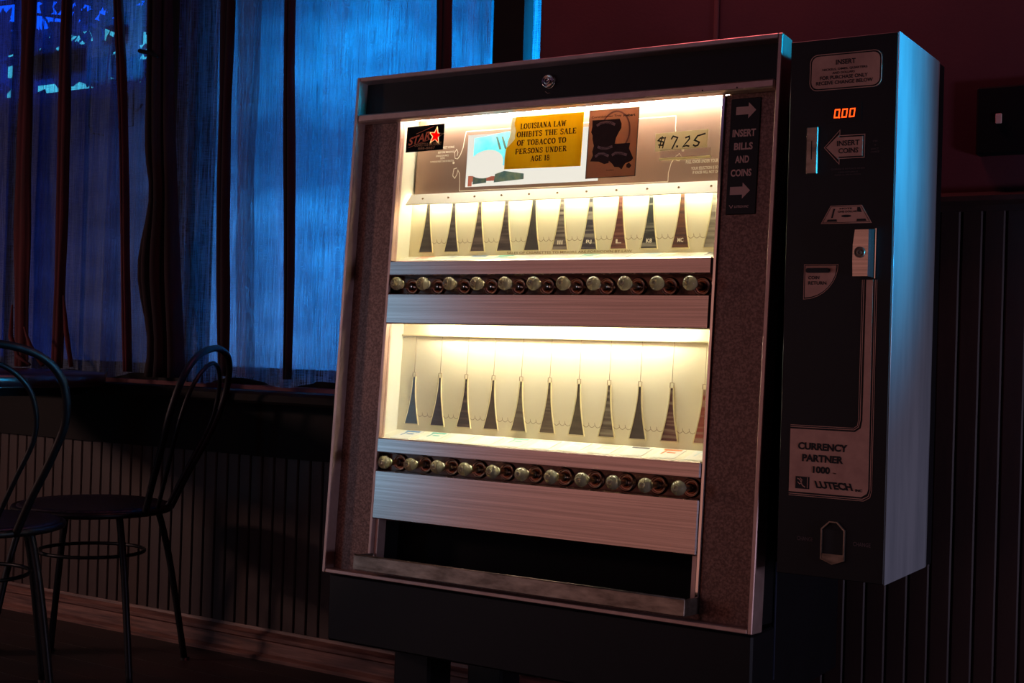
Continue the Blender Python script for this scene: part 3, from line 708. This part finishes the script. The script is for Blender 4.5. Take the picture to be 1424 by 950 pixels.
# scrollwork frame
sw = MB(); wd = .0021
def curl(cx, cz, sx, sz):
    return [(cx+sx*(.012-.010*k/22)*math.cos(k*.42), cz+sz*(.018-.012*k/22)*math.sin(k*.42)) for k in range(20)]
sw.ribbon([(.590, .985), (.238, .985), (.236, .978), (.232, .950), (.226, .934), (.219, .925)], wd, Y)
sw.ribbon([(.219, .925), (.212, .927), (.210, .940), (.215, .947), (.219, .940), (.217, .932)], wd*.7, Y)
sw.ribbon([(.219, .905), (.211, .903), (.209, .888), (.215, .882), (.220, .890), (.222, .900), (.227, .892), (.229, .872), (.230, .853), (.735, .852)], wd, Y)
sw.ribbon([(.735, .852), (.735, .870), (.740, .890), (.749, .902), (.757, .908)], wd*.8, Y)
sw.ribbon([(.757, .908), (.762, .901), (.757, .893), (.750, .895)], wd*.6, Y)
sw.ribbon([(.745, .985), (.745, .960), (.749, .935), (.757, .922)], wd*.8, Y)
sw.ribbon([(.757, .922), (.763, .926), (.764, .937), (.758, .941), (.754, .932)], wd*.6, Y)
sw.ribbon([(.590, .985), (.745, .985)], wd, Y)
for c_ in ((.209, .917), (.764, .914)): sw.prism([(c_[0]+.0028*math.cos(a*PI/5), c_[1]+.0028*math.sin(a*PI/5)) for a in range(10)], Y-.0002, Y+.0002)
part(sw, 'scrollwork', M['cream_ink'], pp)
lt = MB()
for s, a, b_, c_, d in (("CORRECT COINS", .165, .208, .9505, .9555), ("BEFORE MAKING", .165, .209, .9400, .9445), ('CHANGE IS IN PRICE', .160, .194, .9325, .9365), ('SHOWN', .172, .184, .9265, .9310), ('TO PURCHASE INSERT COINS FOR SELECTION', .145, .209, .9200, .9240)):
    text(lt, s, a, b_, c_, d, Y, .01)
for s, a, b_, c_, d in (('T OF', .842, .866, .9225, .9290), ('TERS', .842, .862, .9135, .9195), ('PULL KNOB UNDER YOUR SELECTION', .772, .872, .8865, .8935), ('YOUR SELECTION IS SOLD OUT', .784, .862, .8735, .8795), ('IF KNOB WILL NOT OPERATE', .788, .858, .8650, .8710)):
    text(lt, s, a, b_, c_, d, Y, .012)
part(lt, 'lettering', M['cream_ink'], pp)
# star sticker on the glass
G = .0352
def star(cx, cz, r, rr=.42, rot=8): return [(cx+(r if k % 2 == 0 else r*rr)*math.cos(math.radians(90-rot+k*36)), cz+(r if k % 2 == 0 else r*rr)*math.sin(math.radians(90-rot+k*36))) for k in range(10)]
S8 = star(.2025, .9640, .0222)
hole = [S8[0]]+S8[:0:-1]+[S8[0]]                     # the star is a clear window in the black sticker: keyhole outline
sb_ = MB(); sb_.prism([(.1240, .9875), (.1235, .931), (.2235, .9325), (.2240, .9895), (S8[0][0]+.0001, .9892)]+hole+[(S8[0][0]-.0001, .9892)], G-.0003, G+.0006)
ss = part(sb_, 'sticker', M['blkm'], label='black sticker with a red star and the word STAR')
o_ = MB(); o_.rim(S8, .0026, G-.0004, G-.0001); part(o_, 'star_outline', translucent('cream_film', (252, 214, 150), (255, 224, 170), 0, .7, scale=9), ss)
part(MB().prism(star(.2025, .9640, .0170), G-.0002, G+.0002), 'star', translucent('red_film', (236, 26, 12), (244, 34, 18), 0, .7, scale=9), ss)
o_ = MB(); tmp = MB(); text(tmp, 'STAR', 0, .058, 0, .0165, G-.0008, .03, .2)
tmp.v = [(.1300+x, y, .9455+z*(1+.15*x/.058)+x*.20) for x, y, z in tmp.v]; o_.add(tmp.v, tmp.f)
o_.ribbon([(.131, .9415), (.188, .957), (.196, .9555)], .0010, G-.0008); o_.ribbon([(.150, .971), (.196, .985)], .0010, G-.0008)
part(o_, 'lettering', mat('orange_red_print', (255, 110, 66), (255, 140, 90), .5, scale=60), ss)
o_ = MB(); text(o_, 'CIGARETTE & AMUSEMENT', .147, .2195, .9425, .9495, G-.0008, .012); text(o_, '888-8887', .157, .203, .9350, .9405, G-.0008, .015)
part(o_, 'lettering', mat('tan_print', (206, 152, 96), (214, 160, 104), .5, scale=60), ss)
# yellow law sign: paper, lit through from behind
ym = translucent('yellow_paper', (238, 202, 40), (246, 214, 62), 0, .45, scale=14, stretch=(2, 1, .5))
ys = part(MB().prism([(.386, .8810), (.569, .8790), (.570, .9900), (.4085, .9905), (.4065, .9830), (.4045, .9780), (.4065, .9700), (.4095, .9620), (.4075, .9520), (.4085, .9440), (.4000, .9360), (.3925, .9290), (.3880, .9270), (.3870, .9200), (.3855, .9050)], .0340, .0350), 'law_notice', ym, label='torn yellow paper notice about tobacco sales')
o_ = MB()
for s, a, b_, c_, d in (('LOUISIANA LAW', .4200, .5310, .9640, .9755), ('OHIBITS THE SALE', .4125, .5560, .9470, .9585), ('OF TOBACCO TO', .4140, .5330, .9290, .9405), ('PERSONS UNDER', .4110, .5360, .9115, .9225), ('AGE 18', .4500, .4960, .8945, .9060)):
    slab(o_, s, a, b_, c_, d, .0336)
part(o_, 'lettering', mat('brown_black_print', (60, 24, 6), (70, 30, 8), .7, scale=9), ys)
o_ = MB(); o_.prism([(.4085, .9905), (.3985, .9900), (.3960, .9720), (.3945, .9500), (.3905, .9400), (.3890, .9290), (.3925, .9290), (.4000, .9360), (.4085, .9440), (.4075, .9520), (.4095, .9620), (.4065, .9700), (.4045, .9780), (.4065, .9830)], .0343, .0350)
part(o_, 'torn_edge', translucent('torn_white_paper', (240, 230, 200), (250, 244, 224), 0, .5, scale=120), ys)
# map card
K0 = dict(l=(.5825, .5835), r=(.6945, .6960), b=(.8520, .8530), t=(.9915, .9915))
def kc(x, y):
    """zoomed drawing position (x right, y down) to panel position"""
    t = (y-80+(x-70)*.09)/(845.); s_ = (x-(70-40*t))/(622.)
    return (.5825+s_*.1125, .9915-t*.1390)
mcm = translucent('tan_backlit_card', (192, 152, 128), (204, 160, 132), 0, .45, scale=16)
mc = part(MB().prism([(.5825, .8520), (.6945, .8530), (.6955, .9915), (.5835, .9915)], .0340, .0350), 'map_card', mcm, label='tan card with a dark state map and curved banners')
part(MB().rim([(.5825, .8520), (.6945, .8530), (.6955, .9915), (.5835, .9915)], .0010, .0335, .0352), 'card_border', M['shaft'], mc)
P_ = [kc(*p) for p in [(118, 205), (280, 195), (455, 180), (478, 235), (475, 290), (440, 350), (410, 410), (392, 490), (585, 475), (572, 540), (600, 600), (625, 655), (600, 690), (530, 720), (510, 750), (485, 795), (455, 770), (400, 770), (370, 730), (325, 690), (320, 725), (270, 738), (200, 710), (95, 712), (130, 640), (120, 590), (140, 520), (120, 440), (122, 390), (102, 350), (118, 280)]]
o_ = MB(); o_.prism(P_, .0330, .0338); o_.prism([kc(*p) for p in [(545, 740), (575, 715), (605, 745), (580, 778), (550, 768)]], .0330, .0338)
part(o_, 'state_map', mat('dark_map_print', (62, 36, 28), (74, 44, 34), .7, scale=30), mc)
o_ = MB(); o_.ribbon(P_, .0010, .0327, True); o_.ribbon([kc(*p) for p in [(545, 740), (575, 715), (605, 745), (580, 778), (550, 768)]], .0009, .0327, True)
text(o_, 'Commissioner Troy', *[kc(105, 150)[0], kc(480, 120)[0]], .9735, .9790, .0327, .012); text(o_, 'Hebert', kc(505, 120)[0], kc(650, 95)[0], .9735, .9790, .0327, .03)
text(o_, 'Louisiana', kc(295, 850)[0], kc(385, 850)[0], kc(0, 862)[1]+.002, kc(0, 862)[1]+.005, .0337, .01)
part(o_, 'lettering', M['shaft'], mc)
o_ = MB()
for pts in ([(170, 270), (215, 240), (285, 222), (350, 228), (400, 250)], [(185, 530), (230, 545), (300, 545), (370, 520)], [(155, 655), (200, 620), (260, 615), (325, 640)], [(365, 630), (410, 600), (480, 600), (550, 620)]):
    o_.ribbon([kc(*p) for p in pts], .0052, .0324)
part(o_, 'banner', mat('pink_banner_print', (180, 140, 132), (190, 150, 140), .6, scale=30), mc)
o_ = MB()
for s, x0, x1, y in (('LOUISIANA', 210, 370, 252), ('ALCOHOL', 215, 345, 553), ('TOBACCO', 185, 300, 640), ('CONTROL', 400, 520, 622)):
    a = kc(x0, y)
    text(o_, s, a[0], kc(x1, y)[0], a[1]-.0002, a[1]+.0030, .0321, .01)
part(o_, 'lettering', M['shaft'], mc)
o_ = MB(); cx, cz = kc(400, 330); o_.rim([(cx+.034*math.cos(a*PI/16), cz+.042*math.sin(a*PI/16)) for a in range(32)], .0030, .0333, .0341)
part(o_, 'seal_ring', mat('mauve_print', (140, 98, 88), (150, 104, 92), .6, scale=30), mc)
# price card and its holder
pc = part(MB().prism([(.7360, .8990), (.8450, .9020), (.8465, .9370), (.7350, .9345)], .0325, .0350), 'price_card', translucent('kraft_tape', (232, 222, 196), (238, 230, 206), 0, .6, scale=40), label='beige card with a handwritten price')
o_ = MB()
def hw(x, y):  # zoom drawing (1118x950 for 100x85 px) to panel
    t = (x-65)/(880-65); yy = (y-(130-90*t))/(265)
    return (.7350+t*.1110, .9350+.002*t-yy*.0345)
for st_, wd in (([(215, 195), (150, 200), (115, 240), (205, 260), (190, 310), (120, 305)], .0021), ([(180, 170), (140, 355)], .0018), ([(230, 180), (190, 355)], .0018), ([(320, 215), (350, 165), (420, 185), (340, 360)], .0022), ([(405, 318), (435, 318)], .0030),
            ([(540, 185), (600, 160), (605, 200), (510, 320), (560, 300), (610, 310)], .0024), ([(850, 110), (730, 150), (685, 215), (760, 245), (740, 290), (700, 305), (665, 285)], .0024)):
    o_.ribbon([hw(*p) for p in st_], wd*1.3, .0318)
part(o_, 'handwriting', M['shaft'], pc)
hb = part(MB().box(.7495, .8555, .0270, .0300, .8835, .9005, .001), 'price_holder', glassmat('clear_plastic', (.96, .93, .86), .18, .3), label='clear plastic price holder')
part(MB().box(.7485, .8565, .0250, .0305, .8795, .8840, .0012), 'holder_lip', translucent('milky_lip', (250, 240, 200), (252, 246, 220), 0, .6), hb)
# insert sign
bs = part(MB().box(.8935, .9535, .0262, .0290, .7680, .9895, .0012), 'instruction_plate', M['blk'], label='tall black plate reading INSERT BILLS AND COINS')
o_ = MB(); yy = .0257
def arrow(cx, cz, L, hh): return [(cx-L/2, cz-hh*.28), (cx+L*.12, cz-hh*.28), (cx+L*.12, cz-hh*.56), (cx+L/2, cz), (cx+L*.12, cz+hh*.56), (cx+L*.12, cz+hh*.28), (cx-L/2, cz+hh*.28)]
for a, b_ in ((.9250, .9655), (.9210, .8130)): part(MB().prism(arrow(a, b_, .0400, .0270), yy-.0002, yy+.0002), 'arrow', M['pink_ink'], bs)
for s, a, b_, c_, d in (('INSERT', .9000, .9465, .9155, .9300), ('BILLS', .9045, .9420, .8905, .9045), ('AND', .9080, .9360, .8655, .8795), ('COINS', .9005, .9420, .8400, .8540)):
    o_ = MB(); text(o_, s, a, b_, c_, d, yy, .035); part(o_, 'lettering', M['pink_ink'], bs)
o_ = MB()
text(o_, 'LUTECH INC', .9110, .9400, .7805, .7850, yy, .012, .3); part(o_, 'lettering', M['pink_ink'], bs)
o_ = MB(); o_.ribbon([(.9010, .7860), (.9050, .7800), (.9085, .7860)], .0012, yy)
part(o_, 'logo_print', M['pink_ink'], bs)
# delivery opening and tray
op = MB(); op.box(.112, .8745, .120, .124, .009, .1265); op.box(.108, .112, .034, .124, .009, .1265); op.box(.8745, .879, .034, .124, .009, .1265); op.box(.112, .8745, .034, .120, .1255, .1290)
part(op, 'delivery_opening', M['blkm'])
for a, b_ in ((.1125, .1215), (.862, .8740)): part(MB().box(a, b_, .034, .060, .020, .1265), 'opening_jamb', M['alut'])
ty = MB(); ty.box(.112, .882, -.034, -.030, .020, .0510, .0012); ty.box(.112, .882, -.030, .100, .020, .0235); ty.box(.112, .1155, -.030, .030, .0235, .0510); ty.box(.8785, .882, -.030, .030, .0235, .0510); ty.tube([(.113, -.032, .0510), (.881, -.032, .0510)], .0019, 8)
part(ty, 'delivery_tray', M['tray'])
part(MB().box(.104, .890, .029, .045, .009, .020), 'bottom_panel', M['spk'])

# ================================================================== COIN UNIT
cu = thing('coin_changer', 'tall black coin and bill unit with a blue-lit steel side beside the vending machine', 'coin unit', (1.137, .16, .522))
ox, oy, oz = 1.137, .16, .522
def cpart(mb, name, m_, parent=None, **k):
    mb.v = [(x-ox, y-oy, z-oz) for x, y, z in mb.v]
    return mb.obj(name, m_, parent or cu, **k)
bx = MB(); X0, X1, Y0, Y1, Z0, Z1 = 1.041, 1.2315, .0055, .313, .522, 1.466
bx.box(X0, X1, Y0+.002, Y1, Z0, Z1)
b_ = cpart(bx, 'housing', M['blk'])
# steel wrap on the right side with a rounded rear edge
sp = []; 

pr = [(X1+.0005, Y0+.001), (X1+.0022, Y0+.0015), (X1+.0024, Y1-.05)]+[(X1+.0024-.045*(1-math.cos(a*PI/12)), Y1-.05+.05*math.sin(a*PI/12)) for a in range(1, 7)]+[(X1-.05, Y1+.0005), (X1-.05, Y1-.01)]
side = MB(); n_ = len(pr); vs_ = [(x, y, z) for z in (Z0-.001, Z1+.001) for x, y in pr]
side.add(vs_, [(i, (i+1) % n_, (i+1) % n_+n_, i+n_) for i in range(n_)]+[tuple(range(n_)), tuple(reversed(range(n_, 2*n_)))], True)
o = cpart(side, 'side_panel', M['boxside'], label='brushed steel side'); 
for p_ in o.data.polygons:
    p_.use_smooth = not (len(p_.vertices) > 4 or abs(p_.normal.x) > .999 or abs(p_.normal.y) > .999)
fix_normals(o)
cpart(MB().box(X0, X1, Y0, Y0+.003, Z0, Z1, .001), 'front_panel', M['blk'])
cpart(MB().box(.9925, X0, .18, .30, .60, 1.40), 'mounting_bracket', M['blkm'])
F_ = Y0-.0003
def rrect(x0, x1, z0, z1, r, n=5):
    out = []
    for cx, cz, a0 in ((x1-r, z1-r, 0), (x0+r, z1-r, 90), (x0+r, z0+r, 180), (x1-r, z0+r, 270)):
        out += [(cx+r*math.cos(math.radians(a0+90*k/n)), cz+r*math.sin(math.radians(a0+90*k/n))) for k in range(n+1)]
    return out
# top plate
pl_ = cpart(MB().prism(rrect(1.0805, 1.2015, 1.3785, 1.4355, .012), F_-.0012, F_), 'instruction_label', M['copper'], label='copper coloured label starting with INSERT')
o_ = MB(); o_.rim(rrect(1.0770, 1.2050, 1.3750, 1.4390, .014), .0012, F_-.0012, F_); cpart(o_, 'label_border', M['copper'])
def clet(lines, m_=M['shaft'], y=F_-.0016, bold=.015, parent=None):
    for s, a, b2, c_, d in lines:
        o_ = MB(); text(o_, s, a, b2, c_, d, y, bold); cpart(o_, 'lettering', m_)
clet([('INSERT', 1.1240, 1.1590, 1.4185, 1.4275), ('NICKELS, DIMES, QUARTERS', 1.1000, 1.1800, 1.4085, 1.4130), ('AND DOLLARS', 1.1180, 1.1580, 1.4025, 1.4065), ('FOR PURCHASE ONLY', 1.0960, 1.1810, 1.3935, 1.4000), ('RECEIVE CHANGE BELOW', 1.0890, 1.1900, 1.3845, 1.3910)], bold=.025)
# LED digits: seven segment strokes
ld = MB(); sl = .12
for k in range(3):
    cx = 1.1275+k*.0135; z0, z1 = 1.3260, 1.3395; hw_ = .0038
    q = lambda x, z: (cx+x+(z-z0)*sl, z)
    ld.ribbon([q(-hw_, z0), q(-hw_, z1), q(hw_, z1), q(hw_, z0)], .0021, F_-.0010, True)
ld.ribbon([(1.1315, 1.3275), (1.1330, 1.3245)], .0022, F_-.0010)
dw = cpart(MB().box(1.112, 1.172, F_-.0006, F_, 1.318, 1.350), 'display_window', M['blk'])
cpart(ld, 'led_digits', M['led'], label='glowing red digits reading 0.00')
# coin slot
cs = MB(); cs.box(1.0755, 1.0965, F_-.0060, F_, 1.2285, 1.3115, .0015); cpart(cs, 'coin_slot', M['tray'], label='metal coin slot plate')
cpart(MB().box(1.0850, 1.0868, F_-.0064, F_-.0058, 1.2540, 1.2870), 'slot_opening', M['shaft'])
# arrow
def larrow(g): return [(1.1085-g, 1.2740), (1.1340+g*.4, 1.3005+g*2.4), (1.1340+g*.4, 1.2925+g), (1.1775+g, 1.2925+g), (1.1775+g, 1.2550-g), (1.1340+g*.4, 1.2550-g), (1.1340+g*.4, 1.2470-g*2.4)]
cpart(MB().prism(larrow(-.0020), F_-.0012, F_), 'arrow_label', M['copper'], label='left-pointing copper arrow reading INSERT COINS')
o_ = MB(); o_.ribbon(larrow(.0012), .0013, F_-.0010, True); cpart(o_, 'arrow_border', M['copper'])
clet([('INSERT', 1.1300, 1.1700, 1.2755, 1.2850), ('COINS', 1.1330, 1.1680, 1.2625, 1.2715)], bold=.025)
clet([('USE', 1.1930, 1.2010, 1.2795, 1.2825), ('OR', 1.1950, 1.1990, 1.2730, 1.2755), ('EXACT', 1.1900, 1.2030, 1.2660, 1.2690), ('CHANGE', 1.1895, 1.2045, 1.2610, 1.2640),
      ('CHANGE IS IN PLACE WHEN', 1.1200, 1.1800, 1.2340, 1.2370), ('COIN RETURN IS', 1.1330, 1.1680, 1.2285, 1.2310), ('PUSHED ALL THE WAY DOWN', 1.1270, 1.1730, 1.2240, 1.2263)], m_=M['dimprint'], y=F_-.0004, bold=.005)
# bill picture
trap = [(1.1045, 1.1400), (1.1950, 1.1400), (1.1770, 1.1715), (1.1215, 1.1715)]
cpart(MB().prism(trap, F_-.0010, F_), 'bill_picture', M['copper'], label='small picture of a banknote in perspective')
o_ = MB(); yb = F_-.0013
o_.ribbon([(1.1080, 1.1420), (1.1915, 1.1420), (1.1755, 1.1697), (1.1228, 1.1697)], .0008, yb, True)
o_.prism([(1.1500+.0090*math.cos(a*PI/8), 1.1530+.0022*math.sin(a*PI/8)) for a in range(16)], yb, yb+.0002)
o_.prism([(1.1150, 1.1435), (1.1340, 1.1435), (1.1330, 1.1475), (1.1170, 1.1475)], yb, yb+.0002); o_.prism([(1.1680, 1.1435), (1.1860, 1.1435), (1.1840, 1.1475), (1.1690, 1.1475)], yb, yb+.0002)
text(o_, 'ONE DOLLAR', 1.1350, 1.1690, 1.1590, 1.1625, yb, .03); text(o_, 'NOTE', 1.1380, 1.1600, 1.1645, 1.1675, yb, .03)
o_.prism([(1.1690, 1.1600), (1.1770, 1.1590), (1.1740, 1.1680), (1.1690, 1.1680)], yb, yb+.0002); o_.prism([(1.1230, 1.1500), (1.1260, 1.1500), (1.1300, 1.1660), (1.1270, 1.1660)], yb, yb+.0002)
cpart(o_, 'banknote_print', M['shaft'])
# cylinder lock housing with chrome flanks
lh = MB(); lh.prism([(1.1700, 1.0470), (1.1960, 1.0470), (1.1960, 1.1270), (1.1720, 1.1270), (1.1690, 1.1010), (1.1690, 1.0740)], F_-.020, F_); lo_ = cpart(lh, 'lock_housing', M['alu'], label='raised metal lock housing')
o_ = MB(); o_.add([(1.1960, F_-.020, 1.0470), (1.2035, F_-.003, 1.0450), (1.2035, F_-.003, 1.1290), (1.1960, F_-.020, 1.1270), (1.1960, F_, 1.0470), (1.2035, F_, 1.0450), (1.2035, F_, 1.1290), (1.1960, F_, 1.1270)], [(0, 1, 2, 3), (0, 4, 5, 1), (3, 2, 6, 7), (1, 5, 6, 2)]); cpart(o_, 'lock_flank', M['chrome'])
o_ = MB(); o_.box(1.2035, 1.2050, F_-.006, F_, 1.0440, 1.1300); o_.add([(1.1690, F_-.020, 1.0740), (1.1690, F_-.020, 1.1010), (1.1660, F_-.004, 1.1030), (1.1660, F_-.004, 1.0720)], [(0, 1, 2, 3)]); cpart(o_, 'lock_flank', M['chrome'])
cpart(MB().lathe([(.0095, F_-.0200), (.0095, F_-.0225), (.0080, F_-.0230), (.0072, F_-.0208), (.0052, F_-.0208), (.0050, F_-.0228), (.0022, F_-.0228), (.0020, F_-.0210), (.0004, F_-.0210)], 'y', 24, (1.1815, 0, 1.0880)), 'lock', M['tray'])
# coin return quarter-round
def quarter(x0, z0, s): return [(x0, z0), (x0, z0+s), (x0+s, z0+s)]+[(x0+s*math.cos(math.radians(a)), z0+s+s*math.sin(math.radians(a))) for a in (-10, -20, -30, -42, -54, -66, -78)]
cpart(MB().prism(quarter(1.0790, 1.0110, .0560), F_-.0010, F_), 'coin_return_label', M['copper'], label='quarter-round copper label reading COIN RETURN')
o_ = MB(); o_.ribbon(quarter(1.0770, 1.0080, .0610), .0010, F_-.0010, True); cpart(o_, 'label_border', M['copper'])
cpart(MB().prism(rrect(1.0815, 1.1230, 1.0545, 1.0625, .003), F_-.0060, F_-.0010), 'return_bar', M['shaft'])
clet([('COIN', 1.0850, 1.1050, 1.0430, 1.0490), ('RETURN', 1.0850, 1.1180, 1.0335, 1.0395)], bold=.02)
# L shaped name label
Lp = [(1.0600, .6680), (1.1900, .6680), (1.1990, .6740), (1.2015, .6820), (1.2000, 1.0420), (1.1885, 1.0420), (1.1885, .8000), (1.1860, .7860), (1.1760, .7790), (1.0600, .7790)]
cpart(MB().prism(Lp, F_-.0010, F_), 'name_label', M['copper'], label='large L-shaped copper label reading CURRENCY PARTNER 1000')
o_ = MB()
o_.ribbon([(1.0600, .6645), (1.1920, .6645), (1.2020, .6700), (1.2050, .6800), (1.2040, 1.0420)], .0012, F_-.0008); o_.ribbon([(1.0600, .6615), (1.1940, .6615), (1.2050, .6680), (1.2078, .6800), (1.2068, 1.0420)], .0010, F_-.0008)
o_.ribbon([(1.0600, .7825), (1.1745, .7825), (1.1820, .7880), (1.1845, .8000), (1.1845, 1.0420)], .0012, F_-.0008); o_.ribbon([(1.0600, .7855), (1.1735, .7855), (1.1800, .7900), (1.1815, .8000), (1.1815, 1.0420)], .0010, F_-.0008)
cpart(o_, 'label_border', M['copper'])
clet([('CURRENCY', 1.0750, 1.1640, .7430, .7560), ('PARTNER', 1.0830, 1.1570, .7225, .7355), ('1000', 1.1030, 1.1340, .7030, .7155), ('TM', 1.1390, 1.1450, .7040, .7060), ('INC', 1.1795, 1.1920, .6765, .6810)], bold=.045)
o_ = MB(); text(o_, 'LUTECH', 1.1060, 1.1760, .6770, .6900, F_-.0016, .05, -.35); o_.prism([(1.0720, .6740), (1.0975, .6740), (1.0975, .6955), (1.0720, .6955)], F_-.0014, F_-.0010); cpart(o_, 'logo_print', M['shaft'])
o_ = MB(); o_.ribbon([(1.0755, .6920), (1.0800, .6900), (1.0850, .6800), (1.0900, .6770)], .0016, F_-.0018); o_.ribbon([(1.0760, .6860), (1.0800, .6820), (1.0830, .6840), (1.0840, .6900), (1.0800, .6930)], .0012, F_-.0018); o_.ribbon([(1.0940, .6755), (1.0940, .6945)], .0012, F_-.0018); cpart(o_, 'logo_print', M['copper'])
# change cup
cg = MB(); oc = [(1.1215, .5550), (1.1430, .5470), (1.1640, .5550), (1.1640, .6080), (1.1500, .6220), (1.1360, .6220), (1.1215, .6080)]
cg.rim(oc, .0022, F_-.005, F_); cg.prism([(1.1240, .5560), (1.1430, .5495), (1.1620, .5560), (1.1620, .5650), (1.1240, .5650)], F_-.004, F_); cpart(cg, 'change_cup_frame', M['tray'])
cpart(MB().prism([(1.1240, .5650), (1.1620, .5650), (1.1620, .6070), (1.1240, .6070)], F_-.0008, F_), 'change_opening', M['shaft'])
for a, b2 in ((1.0775, 1.1065), (1.1780, 1.2085)): clet([('CHANGE', a, b2, .5830, .5900)], m_=M['dimprint'], y=F_-.0004, bold=.01)

# ================================================================== WALL PANEL, RIGHT
wp = thing('wall_panel', 'dark square panel with a small pale tab on the wall right of the coin unit', 'panel', (1.36, WY, 1.335))
MB().box(-.128, .14, -.030, 0, 0, .140, .004).obj('face_plate', M['blkm'], wp)
MB().box(-.088, -.076, -.036, -.030, .062, .082, .001).obj('tab', M['pink_ink'], wp)
